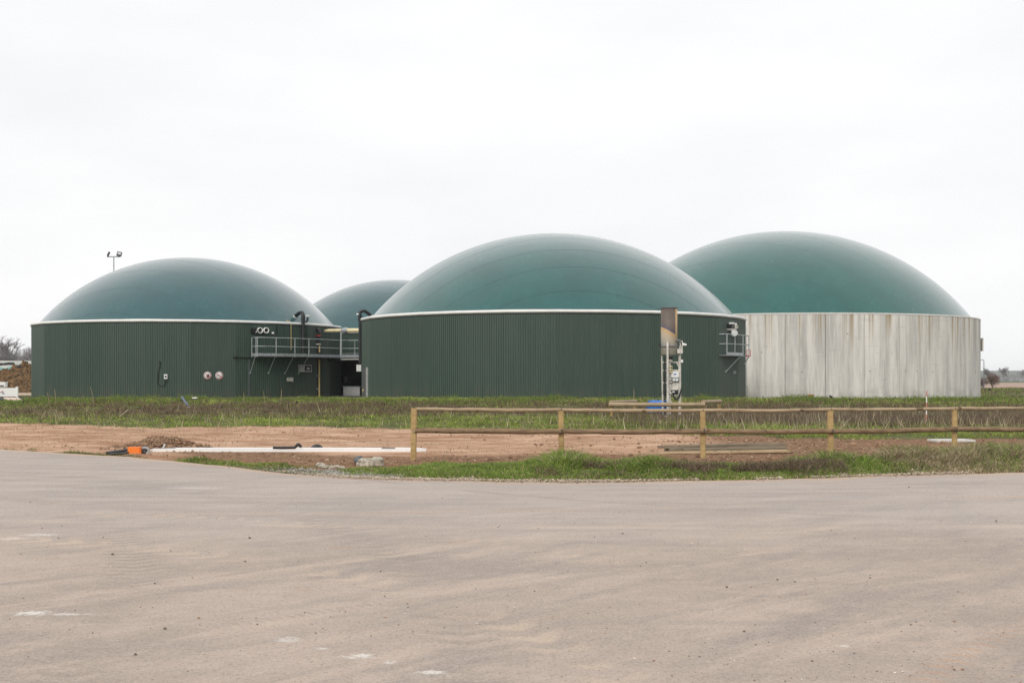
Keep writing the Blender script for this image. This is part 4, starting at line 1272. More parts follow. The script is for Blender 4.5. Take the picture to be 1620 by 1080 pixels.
# tapered box beam with a pointed tip at each end
def beamsec(p, h, w): return [(p.x, p.y - w / 2, p.z - h / 2), (p.x, p.y + w / 2, p.z - h / 2), (p.x, p.y + w / 2, p.z + h / 2), (p.x, p.y - w / 2, p.z + h / 2)]
secs = [beamsec(Vector((gx(226, 27.0), 27.0, za + .03)), .05, .12), beamsec(pA.lerp(pB, .0), .085, .3), beamsec(pA.lerp(pB, .06), .1, .34), beamsec(pA.lerp(pB, .97), .1, .34), beamsec(pB + Vector((.09, .05, 0)), .05, .2)]
vs_, fs = [], []
for s_ in secs: vs_ += s_
for i in range(len(secs) - 1):
    for j in range(4): fs.append((i * 4 + j, (i + 1) * 4 + j, (i + 1) * 4 + (j + 1) % 4, i * 4 + (j + 1) % 4))
fs += [(0, 1, 2, 3), (19, 18, 17, 16)]
MB().add(vs_, fs).build('beam', M['beam'], bm)
q = pA.lerp(pB, .045)
MB().add([(q.x - .3, q.y - .13, q.z + .051), (q.x + .25, q.y - .13, q.z + .057), (q.x + .16, q.y + .02, q.z + .06), (q.x - .2, q.y + .02, q.z + .056)], [(0, 1, 2, 3)]).build('window', M['glass'], bm)
q = pA.lerp(pB, .875)
MB().box(q + Vector((0, -.08, .056)), (.3, .2, .012)).build('hatch', M['dgrey'], bm)
MB().tube([(gx(254, 27.2), 27.4, za + .1), (gx(257, 27.2), 27.4, za + .19)], .018, 6).build('peg', M['white'], bm)
oD = 26.7
MB().box(gnd(214, oD) + Vector((0, 0, .1)), (21 / F * oD, .2, .14), ch=.03).build('orange_sleeve', M['orange'], bm)
MB().tube([gnd(203, oD) + Vector((0, 0, .12)), gnd(168, oD) + Vector((0, 0, .07))], .032, 6).build('strut', M['black'], bm)
MB().tube([gnd(203, oD - .12) + Vector((0, 0, .07)), gnd(174, oD - .12) + Vector((0, 0, .05))], .028, 6).build('strut', M['black'], bm)
MB().tube(smooth_path([at(220, 713.5, oD), at(225, 710, oD), at(230, 708, oD), at(231.5, 711, oD + .05), at(227, 715, oD)], 4), .045, 7).build('hinge_arm', M['dgrey'], bm)
MB().lathe([(.07, -.03), (.1, -.03), (.1, .03), (.07, .03)], at(229.5, 713, oD), 14, (0, 1, .2)).build('hinge_ring', M['grey'], bm)

o = MB().tube(smooth_path([Vector((gx(px_, bD - .12), bD - .12, za + zo_)) for px_, zo_ in ((432, .12), (445, .115), (460, .12), (467, .13), (471, .19), (474.5, .17), (476.5, .12))], 5), .032, 7).build('cable_end', M['black'])
tag(o, 'black cable lying along the white boom, curled at one end', 'cable')
o = MB().tube(smooth_path([gnd(px_, 28.2) + Vector((0, 0, zo_)) for px_, zo_ in ((491, -.03), (494.5, .08), (501, .13), (507.5, .1), (512, -.03))], 5), .05, 8).build('drain_hose', M['black'])
tag(o, 'black hose arching out of the soil behind the white boom', 'hose')

# ------------------------------------------------------------------ timber on the soil
tb = 27.3
def board(a, b, w, h, mat, label, top=0.0):
    d = b - a; c = (a + b) / 2
    Mx = d.to_track_quat('X', 'Z').to_matrix()
    o = MB().box((0, 0, 0), (d.length, w, h)).build('timber_board', mat, None, (0, 0, 0))
    # bend the ends a little: real boards are not dead straight
    o.rotation_euler = Mx.to_euler(); o.location = c
    WLOC[o.name] = c
    return tag(o, label, 'board', 'timber lying on the soil')
tg = max(float(ground_z(gx(px_, dd_), dd_)) for px_ in range(1040, 1250, 6) for dd_ in (26.6, 26.8, 27.0, 27.2, 27.4, 27.6))
def zs(px, d, dz): return Vector((gx(px, d), d, tg + dz))
board(zs(1043, 26.55, .02), zs(1249, 26.85, .045), .14, .05, M['board2'], 'tan board nearest the road in the timber pile')
board(zs(1060, 26.85, .05), zs(1242, 27.15, .07), .24, .09, M['board'], 'grey brown board lying in the middle of the timber pile')
board(zs(1041, 27.05, .12), zs(1150, 27.25, .135), .12, .06, M['board'], 'short grey board at the left of the timber pile')
board(zs(1052, 27.2, .07), zs(1243, 27.5, .11), .2, .17, M['board'], 'long grey board at the back of the timber pile')
board(zs(1078, 28.4, .05), zs(1140, 28.5, .055), .22, .04, M['white'], 'short white board lying behind the timber pile')

o = MB().box(gnd(1505, 31.6) + Vector((0, 0, .06)), (1.05, .7, .05), .1, ch=.05).build('concrete_slab', M['slab']); tag(o, 'flat pale concrete slab on the soil behind the last fence post', 'slab')

# red and white ranging pole
pd_ = 42.5
pz = float(ground_z(gx(1465.5, pd_), pd_))
rp = empty('ranging_pole', (gx(1465.5, pd_), pd_, pz), 'slim red and white banded surveying pole standing in the weeds', 'pole')
zz0, zz1 = pz - .05, gz(617.5, pd_)
for k in range(6):
    a = zz0 + (zz1 - zz0) * k / 6; b = zz0 + (zz1 - zz0) * (k + 1) / 6
    MB().lathe([(.02, a), (.02, b)] if k < 5 else [(.02, a), (.02, b - .04), (.001, b)], (gx(1465.5, pd_) + .002 * k, pd_, 0), 10).build('band', M['white' if k % 2 == 0 else 'faded_red'] if 'faded_red' in M else M['white' if k % 2 == 0 else 'red'], rp)

# ------------------------------------------------------------------ floodlight mast
md = 131.0
fm = empty('floodlight_mast', (gx(180, md), md, 0), 'thin mast with two floodlights rising behind the left dome', 'floodlight')
sx_ = md / F
MB().tube([(gx(180, md), md, 0), (gx(180, md), md, gz(406, md))], .065, 8).build('mast', M['galv'], fm)
MB().tube([at(170.5, 406, md), at(190, 406, md)], .05, 6).build('cross_arm', M['galv_d'], fm)
def flood(px, py, yaw, tilt, roll=0.0):
    q = at(px, py, md)
    Mx = Matrix.Rotation(yaw, 3, 'Z') @ Matrix.Rotation(tilt, 3, 'X') @ Matrix.Rotation(roll, 3, 'Y')
    h = MB().box(q, (.52, .16, .48), M=Mx).build('floodlight_head', M['black'], fm)
    MB().box(q + Mx @ Vector((0, -.09, .02)), (.36, .02, .26), M=Mx).build('lens', M['lens'], h)
    MB().box(q + Mx @ Vector((0, .02, -.3)), (.06, .08, .2), M=Mx).build('bracket', M['galv_d'], h)
flood(171.8, 401.8, R_(-75), R_(-25))
flood(188.8, 401.8, R_(12), R_(-18), R_(12))

# ------------------------------------------------------------------ yard on the left
wl = empty('silo_wall', (-62, 152, 0), 'long white silo wall behind the brown heap', 'wall')
for k in range(9):
    MB().box((-90 + k * 6.0, 152, 1.87), (5.96, .35, 3.75)).build('wall_panel', M['siloWall'], wl)
def lumpy(name, cx, cy, rx_, ry_, h, mat, seed, nx=110, ny=70, sharp=.5):
    u = np.linspace(-1, 1, nx); v = np.linspace(-1, 1, ny)
    U, V = np.meshgrid(u, v)
    d = np.sqrt(U ** 2 + V ** 2)
    Z = h * np.clip(1 - d, 0, 1) ** .75 * (0.7 + 0.6 * fbm(U * 3 + seed, V * 3 + seed, 3)) + sharp * h * (fbm(U * 20 + seed, V * 20, 4) - .5) * np.clip(1 - d, 0, 1) ** .4
    P = np.stack([cx + U * rx_, cy + V * ry_, Z - .06], -1).reshape(-1, 3)
    i = np.arange(nx * ny).reshape(ny, nx)
    q = np.stack([i[:-1, :-1], i[:-1, 1:], i[1:, 1:], i[1:, :-1]], -1).reshape(-1, 4)
    me = raw_mesh(name, P - np.array([cx, cy, 0]), q, False); me.materials.append(mat)
    o = bpy.data.objects.new(name, me); link(o, None, (cx, cy, float(ground_z(cx, cy)))); return o
o = lumpy('silage_heap', gx(38, 122), 122, 7.5, 6, 2.75, M['heap'], 3.0); tag(o, 'brown silage heap nearest the left green tank', 'heap')
o = lumpy('silage_heap', gx(-10, 128), 128, 9, 6, 2.85, M['heap'], 8.0); tag(o, 'darker brown heap at the left picture edge behind the white trailer', 'heap')
tp = empty('tarpaulin', at(2, 579, 133), 'teal tarpaulin weighed down with black tyres at the left edge', 'tarpaulin')
q = at(-4, 580, 133)
vs_ = []; nx = 12
for j in range(4):
    for i_ in range(nx): vs_.append((q.x - 2 + i_ * .35, q.y + j * .5, q.z - .35 + .12 * math.sin(i_ * 1.3 + j) + .1 * j))
MB().add(vs_, [(j * nx + i_, j * nx + i_ + 1, (j + 1) * nx + i_ + 1, (j + 1) * nx + i_) for j in range(3) for i_ in range(nx - 1)], True).build('sheet', M['tarp'], tp)
for k, (px, py) in enumerate(((9, 575.5), (14, 574.8), (18, 575.2), (30, 579.5), (1, 576))):
    mb = MB(); n = 14
    ctr = at(px, py, 126.5 if k != 3 else 121)
    mb.tube([ctr + Vector((math.cos(a) * .25, math.sin(a) * .25, .05 * math.sin(a))) for a in np.linspace(0, 2 * math.pi, n)], .1, 6, caps=False)
    o = mb.build('old_tyre', M['rubber']); tag(o, ['leftmost of three old black tyres close together above the heap', 'middle one of three old black tyres close together above the heap', 'rightmost of three old black tyres close together above the heap', 'single old black tyre on the heap nearest the green tank', 'single old black tyre on the teal tarpaulin by the picture edge'][k], 'tyre', 'tyres on the heaps')

td = 78.0
tr = empty('white_trailer', (gx(5, td), td, float(ground_z(gx(5, td), td))), 'white farm trailer with red and blue emblem at the left edge', 'trailer')
tx0, tx1 = gx(-60, td), gx(26.0, td)
z0_, z1_ = gz(627, td), gz(613.5, td)
MB().box(((tx0 + tx1) / 2, td + .15, (z0_ + z1_) / 2), (tx1 - tx0, .3, z1_ - z0_)).build('body', M['white'], tr)
MB().box((gx(27.2, td), td - .02, (gz(611.5, td) + gz(628, td)) / 2), (.13, .14, gz(611.5, td) - gz(628, td))).build('corner_post', M['white'], tr)
MB().box((gx(-14, td), td + .3, gz(608, td)), (gx(7, td) - gx(-35, td), .4, gz(604, td) - gz(612, td))).build('upper_box', M['white'], tr)
MB().box((gx(2, td), td + .09, gz(610, td)), (.26, .05, .07)).build('vent', M['black'], tr)
MB().box(((tx0 + tx1) / 2, td + .45, z0_ - .12), (tx1 - tx0 - .1, .8, .2)).build('chassis', M['dgrey'], tr)
for px in (-30, -12, 5.5):
    wz = float(ground_z(gx(px, td), td)) + .26
    wh = MB().lathe([(.12, -.1), (.24, -.1), (.27, -.07), (.27, .07), (.24, .1), (.12, .1)], (gx(px, td), td + .25, wz), 20, (0, 1, 0)).build('wheel', M['rubber'], tr)
    MB().lathe([(.001, -.08), (.13, -.08)], (gx(px, td), td + .25, wz), 14, (0, 1, 0)).build('hub', M['grey'], wh)
def ribbon(pts, wdt, name, mat):
    pts = [Vector(p) for p in pts]
    MB().tube(pts, wdt, 4).build(name, mat, tr)
ribbon(smooth_path([(gx(px, td), td - .004, gz(py, td)) for px, py in ((0.5, 621.5), (2, 619.3), (4.2, 618.6), (6, 619.4))], 4), .02, 'emblem_arc', M['red'])
ribbon(smooth_path([(gx(px, td), td - .004, gz(py, td)) for px, py in ((3.2, 619.8), (4.6, 620.8), (3.8, 622), (6.3, 622.8), (6.6, 621.3))], 4), .022, 'emblem_mark', M['navy'])
for k in range(3):
    a = at(9 + k * 8, 629 + k * .2, td - 1.0); b = at(17 + k * 8, 633.6, td - 2.0)
    o = MB().box((0, 0, 0), ((b - a).length, .28, .07)).build('pale_plank', M['pinkish'], None, (0, 0, 0))
    o.rotation_euler = (b - a).to_track_quat('X', 'Z').to_euler(); o.location = (a + b) / 2
    tag(o, ['pale plank leaning below the trailer, nearest the picture edge', 'pale plank leaning below the trailer, middle one', 'pale plank leaning below the trailer, nearest the green tank'][k], 'plank', 'planks below the trailer')
q0 = at(26, 621.5, 112); q1 = at(50, 628, 112)
o = MB().box(((q0.x + q1.x) / 2, 112.5, (q0.z + q1.z) / 2), (q1.x - q0.x + 1, 1, q0.z - q1.z), ch=.05).build('salmon_block', M['pinkish']); tag(o, 'pale salmon block between the white trailer and the left tank', 'block')
o = MB().box(((q0.x + q1.x) / 2 + .3, 112.6, q1.z - .2), (q1.x - q0.x + .6, 1.2, .4), ch=.05).build('dark_bin', M['dgrey']); tag(o, 'dark bin beneath the pale salmon block', 'bin')

# ------------------------------------------------------------------ bare trees
def bare_tree(name, base, h, spread, label, mat, group=None, seed=0, lvl=5, trunk=None, stems=1, dense=3, cat='tree', twigw=.02):
    rnd = random.Random(seed)
    root = empty(name, base, label, cat, group)
    tb_, tw = MB(), MB()
    def grow(p, d, ln, r, k):
        n = 3 if k > 1 else 2
        pts = [p]; q = Vector(p); dd = Vector(d)
        for i in range(n):
            dd = (dd + Vector((rnd.gauss(0, .16), rnd.gauss(0, .16), rnd.gauss(0.04, .08)))).normalized()
            q = q + dd * ln / n; pts.append(Vector(q))
        (tb_ if k >= lvl - 1 else tw).tube(pts, [r * (1 - .45 * i / n) for i in range(n + 1)], 5 if k >= lvl - 1 else 3, caps=False)
        if k <= 0: return
        m = dense if k < lvl else dense + 2
        for j in range(m):
            f = rnd.uniform(.35, 1.0) if j else 1.0
            b = pts[min(n, max(1, int(round(f * n))))]
            a = rnd.uniform(0, 2 * math.pi); tilt = rnd.uniform(.3, .85) * spread
            u, w_ = frame(dd)
            nd = (dd * math.cos(tilt) + (u * math.cos(a) + w_ * math.sin(a)) * math.sin(tilt)).normalized()
            nd = (nd + Vector((0, 0, .12))).normalized()
            grow(b, nd, ln * rnd.uniform(.58, .8), max(r * .52, twigw), k - 1)
    for s_ in range(stems):
        lean = Vector((rnd.gauss(0, .35 if stems > 1 else .04), rnd.gauss(0, .35 if stems > 1 else .04), 1)).normalized()
        grow(Vector(base), lean, h * (.32 if stems == 1 else .4), trunk or h * .028, lvl)
    if tb_.v: tb_.build('trunk', mat, root)
    if tw.v: tw.build('crown', mat, root)
    return root
def gpt(px, d): 
    x_ = gx(px, d); return Vector((x_, d, float(ground_z(x_, d)) - .05))
bare_tree('bare_tree', gpt(1566, 560), 7.5, 1.1, 'rounded bare tree right beside the concrete tank, behind the shrub', M['bark'], 'bare trees on the right', 3, 5, dense=4, twigw=.05)
bare_tree('bare_tree', gpt(1588.6, 600), 8.8, .95, 'left of the twin bare trees on the far right', M['bark'], 'bare trees on the right', 5, 5, dense=3, twigw=.05)
bare_tree('bare_tree', gpt(1594, 604), 8.6, .95, 'right of the twin bare trees on the far right', M['bark'], 'bare trees on the right', 6, 5, dense=3, twigw=.05)
bare_tree('bare_tree', gpt(1618, 600), 8.8, 1.0, 'bare tree cut by the right picture edge', M['bark'], 'bare trees on the right', 8, 5, dense=3, twigw=.05)
bare_tree('bare_shrub', gpt(1570, 238), 2.9, 1.0, 'low bare shrub right of the concrete tank', M['reddish_twig'], None, 11, 4, stems=6, dense=4, cat='shrub', trunk=.05, twigw=.018)
bare_tree('bare_shrub', gpt(1557, 236), 2.2, 1.0, 'small reddish shrub touching the concrete tank edge', M['reddish_twig'], None, 12, 4, stems=4, dense=4, cat='shrub', trunk=.045, twigw=.018)
for k, (px, d, h, lab) in enumerate(((-6, 262, 12.0, 'bare tree at the left picture edge beyond the white wall'), (12, 255, 11.5, 'tallest bare tree left of the green tank, beyond the white wall'), (26, 270, 10.2, 'bare tree beyond the white wall, midway to the green tank'), (45, 250, 8.2, 'dark bare tree half hidden by the edge of the left tank'))):
    bare_tree('bare_tree', gpt(px, d), h, 1.0, lab, M['bark'], 'bare trees on the left', 20 + k, 5, dense=4, twigw=.035)
# far hedge and wood edge as a mass of stems
def twig_mass(name, x0, x1, y0, y1, h0, h1, n, mat, label, w=.12):
    x = rng.uniform(x0, x1, n); y = rng.uniform(y0, y1, n)
    z = ground_z(x, y)
    h = rng.uniform(h0, h1, n) * (0.75 + .5 * fbm(x * .15, y * .15, 3))
    lean = rng.normal(0, .22, (n, 2)) * h[:, None]
    ww = rng.uniform(.4, 1, n) * w
    b = np.stack([x, y, z], -1)
    v = np.zeros((n, 3, 3)); v[:, 0] = b + np.stack([-ww, 0 * x, 0 * x], -1); v[:, 1] = b + np.stack([ww, 0 * x, 0 * x], -1)
    v[:, 2] = b + np.stack([lean[:, 0], lean[:, 1], h], -1)
    me = raw_mesh(name, v.reshape(-1, 3), np.arange(3 * n).reshape(-1, 3), False); me.materials.append(mat)
    o = bpy.data.objects.new(name, me); link(o); tag(o, label, None, None, 'stuff')
twig_mass('hedgerow', -125, -85, 262, 285, 5.0, 8.0, 6000, M['wood_far'], 'grey mass of bare bushes beyond the white wall', .22)
twig_mass('hedgerow', 150, 420, 640, 660, 1.0, 2.6, 3000, M['wood_far'], 'low far hedge along the fields on the right', .4)
twig_mass('woodland', 300, 900, 1180, 1240, 3, 7, 5000, M['wood_far'], 'hazy strip of far woodland on the right', .9)

# street lamp on the right
ld = 225.0
lz = float(ground_z(gx(1556.6, ld), ld))
sl = empty('street_lamp', (gx(1556.6, ld), ld, lz), 'slim street lamp with short arm right of the concrete tank', 'street lamp')
MB().tube([(gx(1556.6, ld), ld, lz), (gx(1556.6, ld), ld, gz(571, ld)), (gx(1556.0, ld), ld, gz(569.3, ld)), (gx(1553, ld), ld, gz(569, ld))], [.09, .07, .06, .05], 6).build('lamp_post', M['galv_d'], sl)
MB().box((gx(1552.6, ld), ld, gz(569.2, ld)), (.5, .2, .12)).build('lamp_head', M['galv_d'], sl)

# ------------------------------------------------------------------ small things on the ground
def rock(px, d, rx_, ry_, rz_, mat, label, name='rock', group=None, cat='rock', seed=0, sink=.3, zoff=0.0):
    rnd = random.Random(seed)
    n, m = 10, 6
    c = gnd(px, d)
    vs_ = [(0, 0, -rz_)]
    for i in range(1, m):
        a = math.pi * i / m
        for k in range(n):
            b = 2 * math.pi * k / n
            j = rnd.uniform(.78, 1.18)
            vs_.append((rx_ * math.sin(a) * math.cos(b) * j, ry_ * math.sin(a) * math.sin(b) * j, -rz_ * math.cos(a) * j))
    vs_.append((0, 0, rz_))
    fs = [(0, 1 + (k + 1) % n, 1 + k) for k in range(n)]
    for i in range(m - 2):
        for k in range(n): fs.append((1 + i * n + k, 1 + i * n + (k + 1) % n, 1 + (i + 1) * n + (k + 1) % n, 1 + (i + 1) * n + k))
    L_ = len(vs_) - 1
    fs += [(L_, 1 + (m - 2) * n + k, 1 + (m - 2) * n + (k + 1) % n) for k in range(n)]
    q = c + Vector((0, 0, rz_ * (1 - sink) + zoff))
    mb = MB().add([Vector(v_) + q for v_ in vs_], fs)
    o = mb.build(name, mat); return tag(o, label, cat, group)
rock(579, 23.0, .20, .14, .10, M['stone'], 'larger tan rock beside the grass verge, left one of the pair', seed=1)
rock(597, 22.9, .16, .12, .11, M['stone'], 'paler chipped rock on the verge, right one of the pair', seed=2)
rock(567, 23.1, .10, .06, .09, M['dgrey'], 'small dark stone leaning on the left rock', seed=3)
rock(684, 22.7, .13, .10, .04, M['stone'], 'flat stone in the grass right of the first fence post', seed=4)
for k, (px, d) in enumerate(((514, 22.4), (524, 22.3), (532, 22.5), (540, 22.2), (506, 22.6))):
    rock(px, d, random.uniform(.06, .1), .05, random.uniform(.03, .05), M['stone'], 'pale broken rubble piece on the soil edge left of the rocks', 'rubble', 'rubble pieces', 'rubble', 10 + k)
for k, (px, py) in enumerate(((395, 852), (270, 872), (178, 878), (245, 924), (93, 852), (1576, 825), (1438, 771), (1230, 918), (1177, 1000), (214, 1037), (261, 996), (1150, 930), (985, 845), (602, 905))):
    d = CAMZ * F / (py - HOR)
    rnd = random.Random(k)
    q = rnd.uniform(.007, .015)
    rock(px, d, q, q * .8, q * .6, M['pebble'], 'small dark pebble lying loose on the asphalt', 'pebble', 'pebbles on the asphalt', 'pebble', 40 + k, .1, .056)
# pot, white lid, blue pipe, stake on the bank
pb = 69.0
c = gnd(1282.5, pb)
pot = empty('clay_pot', c, 'small clay pot on the bank in front of the concrete tank', 'pot')
MB().lathe([(.001, 0), (.11, 0), (.15, .26), (.13, .26), (.1, .05)], c + Vector((0, 0, .04)), 16).build('pot_body', M['clay'], pot)
MB().lathe([(.15, .22), (.175, .22), (.175, .29), (.14, .29)], c + Vector((0, 0, .04)), 16).build('pot_rim', M['clay'], pot)
c = gnd(308, 66)
o = MB().lathe([(.001, .07), (.12, .06), (.17, .02), (.15, 0), (.001, 0)], c + Vector((0, 0, .14)), 16).build('plastic_lid', M['white']); tag(o, 'small white plastic lid on top of the bank below the signs', 'lid')
o = MB().tube([at(288, 628.5, 66), at(298, 643, 58.5)], .07, 8).build('blue_pipe', plain('slate_blue_pipe', (.07, .1, .17), .5)); tag(o, 'slate blue pipe sloping down the bank', 'pipe')
o = MB().box(at(296.5, 645.5, 57.8), (.22, .2, .16), .3, ch=.02).build('pipe_box', M['pinkish']); tag(o, 'small pale box at the foot of the slate blue pipe', 'box')
o = MB().tube([at(187, 660, 50.2), at(203, 648, 52.0)], .028, 6).build('dead_stick', M['stalk']); tag(o, 'pale dead stick leaning in the grass on the left bank', 'stick')

def stalk(px, py0, py1, d, label, head=None, lean=0.0, r=.014, mat='stalk', group='dry weed stalks'):
    x_ = gx(px, d); z0 = float(ground_z(x_, d)) - .02; z1 = gz(py0, d)
    root = empty('dry_stalk', (x_, d, z0), label, 'plant', group)
    top = Vector((x_ + lean, d, z1))
    MB().tube(smooth_path([(x_, d, z0), (x_ + lean * .4 + .01, d, (z0 + z1) / 2), top], 3), [r * 1.2, r * 1.15, r * 1.1, r, r, r * .9, r * .8], 5).build('stem', M[mat], root)
    if head:
        MB().lathe([(.001, -.07), (head, -.02), (head * .9, .04), (.001, .06)], top, 8, (.4, -.3, .8)).build('seedhead', M['seedhead'], root)
for px, py, d, ln, lab in ((385, 621, 60, .02, 'pale dry stalk standing before the left tank, leftmost of three'), (419, 618, 60, -.08, 'pale dry stalk standing before the left tank, middle one of three'), (444, 616, 60, .05, 'pale dry stalk standing before the left tank, rightmost of three'),
                           (78, 620, 60, -.1, 'tall pale stalk at the left corner of the left tank'), (88, 615, 61, -.05, 'thinner tall stalk right beside the one at the left tank corner'), (149, 612, 62, -.2, 'bent thin stalk before the second side of the left tank'),
                           (308, 636, 56, 0, 'short dry stalk below the white lid'), (1002, 616, 58, .03, 'lone thin stalk before the middle tank, left of the flare')):
    stalk(px, py, 0, d, lab, None, ln)
for px, py, d, hd, ln, lab in ((1315, 627, 66, .11, -.02, 'drooping dark seedhead plant before the concrete tank, leftmost'), (1345, 632, 66, .12, .05, 'dark seedhead plant before the concrete tank, second from left'), (1298, 632, 67, .07, -.1, 'small dark seedhead right beside the clay pot'),
                               (1413, 632, 66, .08, 0, 'small dark seedhead near the ranging pole'), (1565, 616, 70, .09, .03, 'dark seedhead plant right of the concrete tank'), (470, 636, 57, .06, 0, 'dark seedhead on the bank below the meter box')):
    stalk(px, py, 0, d, lab, hd, ln, .016)

# ------------------------------------------------------------------ grass, weeds, clods (uncountable)
def blades(name, P, h, w, lean, tone, mat, label, bent=False, yaw=None):
    n = len(P)
    a = rng.uniform(-1.0, 1.0, n) if yaw is None else yaw       # facing within a radian of the camera side
    sd = np.stack([np.cos(a), np.sin(a), np.zeros(n)], -1) * w[:, None]
    tip = np.stack([lean[:, 0], lean[:, 1], h], -1)
    if bent:
        midp = np.stack([lean[:, 0] * .3, lean[:, 1] * .3, h * .62], -1)
        v = np.zeros((n, 5, 3))
        v[:, 0] = P - sd; v[:, 1] = P + sd; v[:, 2] = P + midp + sd * .8; v[:, 3] = P + midp - sd * .8; v[:, 4] = P + tip
        base = np.arange(n)[:, None] * 5
        tri = np.concatenate([base + np.array([[0, 1, 2]]), base + np.array([[0, 2, 3]]), base + np.array([[3, 2, 4]])], 0)
        k = 5
    else:
        v = np.zeros((n, 3, 3))
        v[:, 0] = P - sd; v[:, 1] = P + sd; v[:, 2] = P + tip
        tri = np.arange(3 * n).reshape(-1, 3); k = 3
    me = raw_mesh(name, v.reshape(-1, 3), tri, False)
    c = me.color_attributes.new('tone', 'FLOAT_COLOR', 'POINT')
    t4 = np.concatenate([tone, np.ones((n, 1))], 1)
    c.data.foreach_set('color', np.repeat(t4, k, 0).astype(np.float32).ravel())
    me.materials.append(mat)
    o = bpy.data.objects.new(name, me); link(o); tag(o, label, None, None, 'stuff')
    return o

def scatter(n, y0, y1, margin=2.0, power=1.0):
    y = y0 + (y1 - y0) * rng.random(n) ** power
    hw = y * 0.43 + margin
    return rng.uniform(-1, 1, n) * hw, y

GREEN = np.array([[.18, .24, .042], [.135, .195, .037], [.235, .275, .06], [.27, .26, .09], [.1, .15, .036]])
BROWN = np.array([[.19, .14, .085], [.14, .1, .066], [.28, .22, .13], [.11, .078, .06], [.17, .125, .08]])
PURPLE = np.array([[.135, .095, .075], [.1, .07, .06], [.17, .122, .092], [.2, .15, .105]])
def pick(pal, n, jit=.22):
    c = pal[rng.integers(0, len(pal), n)]
    return np.clip(c * rng.uniform(1 - jit, 1 + jit, (n, 1)), 0, 1)

def dryness(x, y):
    """share of dead growth: high on the slope of the bank, patchy"""
    d = np.exp(-((y - 55.5) / 4.5) ** 2) * .62
    d = d + .75 * sstep(2, 10, x) * np.exp(-((y - 46) / 4.5) ** 2)
    d = d * np.clip(-.4 + 2.6 * fbm(x * .35, y * .35, 3), 0, 1.3) + (fbm(x * .12 + 9, y * .12, 3) - .45) * .5
    return np.clip(d, 0, .93)

# meadow strip and bank
n = 420000
x, y = scatter(n, 33, 78, 2.5, 1.15)
c1 = fbm(x * .7, y * .7, 3); c2 = fbm(x * 1.9 + 7, y * 1.9, 3); c3 = fbm(x * .22 + 3, y * .3, 3)
keep = (y > soil_far(x) - 0.9 + 2.2 * (fbm(x * .8, y * .8, 3) - .35)) & (rng.random(n) < sstep(.25, .6, .5 * c1 + .5 * c2))
x, y, c1, c2, c3 = x[keep], y[keep], c1[keep], c2[keep], c3[keep]; n = len(x)
dr = dryness(x, y) + .5 * sstep(.52, .66, c2) * sstep(48, 56, y) * (1 - sstep(60, 66, y)); isdry = rng.random(n) < dr + .08
tone = np.where(isdry[:, None], pick(BROWN, n), pick(GREEN, n) * (.5 + .55 * sstep(.3, .7, c3) + .75 * sstep(.35, .7, c2))[:, None])
near_soil = np.exp(-np.maximum(y - soil_far(x), 0) / 3.0)
clump = sstep(.42, .7, .6 * c2 + .4 * c1)
h = (.03 + .06 * rng.random(n)) * (.5 + 2.2 * clump) * (1 - .55 * near_soil) * np.where(isdry, 1.3, 1.0)
w = rng.uniform(.010, .026, n) * (y / 50)
blades('grass', np.stack([x, y, ground_z(x, y) - .01], -1), h, w, rng.normal(0, .9, (n, 2)) * h[:, None], tone, M['grass'], 'green meadow grass mixed with dead tufts before the tanks')

# darker crest clumps along the top of the bank
n = 70000
x = rng.uniform(-30, 33, n); y = rng.normal(67, 2.2, n)
cl = fbm(x * .45, y * .25, 3); cs = fbm(x * 1.7, y * .8 + 4, 3)
keep = rng.random(n) < sstep(.38, .62, cl) + .12
x, y, cl, cs = x[keep], y[keep], cl[keep], cs[keep]; n = len(x)
h = (.04 + .08 * rng.random(n)) * (.5 + 1.3 * sstep(.45, .7, cl) + 2.2 * sstep(.52, .75, cs))
tone = np.where((rng.random(n) < .18)[:, None], pick(BROWN, n), pick(GREEN[[0, 1, 4, 1]], n) * (.6 + .9 * cs)[:, None])
blades('bank_grass', np.stack([x, y, ground_z(x, y) - .01], -1), h, rng.uniform(.015, .035, n), rng.normal(0, .8, (n, 2)) * h[:, None], tone, M['grass'], 'clumpy dark green grass along the crest of the bank')

# dead stems: tall on the right behind the fence, shorter on the left slope
n = 60000
x, y = scatter(n, 40, 60, 2)
dens = sstep(1.5, 9, x) * np.exp(-((y - 45.5) / 4.0) ** 2) + .28 * np.exp(-((y - 55) / 3.5) ** 2) * (fbm(x * .4, y * .4, 3) > .5)
keep = rng.random(n) < dens
x, y = x[keep], y[keep]; n = len(x)
h = rng.uniform(.12, .42, n) * (.5 + .9 * fbm(x * .9, y * .9, 3)) * np.where(x > 4, 1.1, .6)
blades('dry_weeds', np.stack([x, y, ground_z(x, y) - .02], -1), h, rng.uniform(.006, .013, n), rng.normal(0, .16, (n, 2)) * h[:, None], pick(PURPLE, n), M['dry'], 'brown purple dead weed stems between fence and bank')
n = 5000
x, y = scatter(n, 36, 58, 2)
keep = rng.random(n) < .25 + .75 * sstep(0, 10, x) * (y < 50)
x, y = x[keep], y[keep]; n = len(x)
h = rng.uniform(.15, .55, n)
blades('dry_weeds', np.stack([x, y, ground_z(x, y) - .02], -1), h, rng.uniform(.006, .014, n), rng.normal(0, .35, (n, 2)) * h[:, None], pick(np.array([[.42, .35, .23], [.34, .27, .17], [.5, .43, .3]]), n), M['dry'], 'straw coloured dead grass stalks sticking out of the meadow')

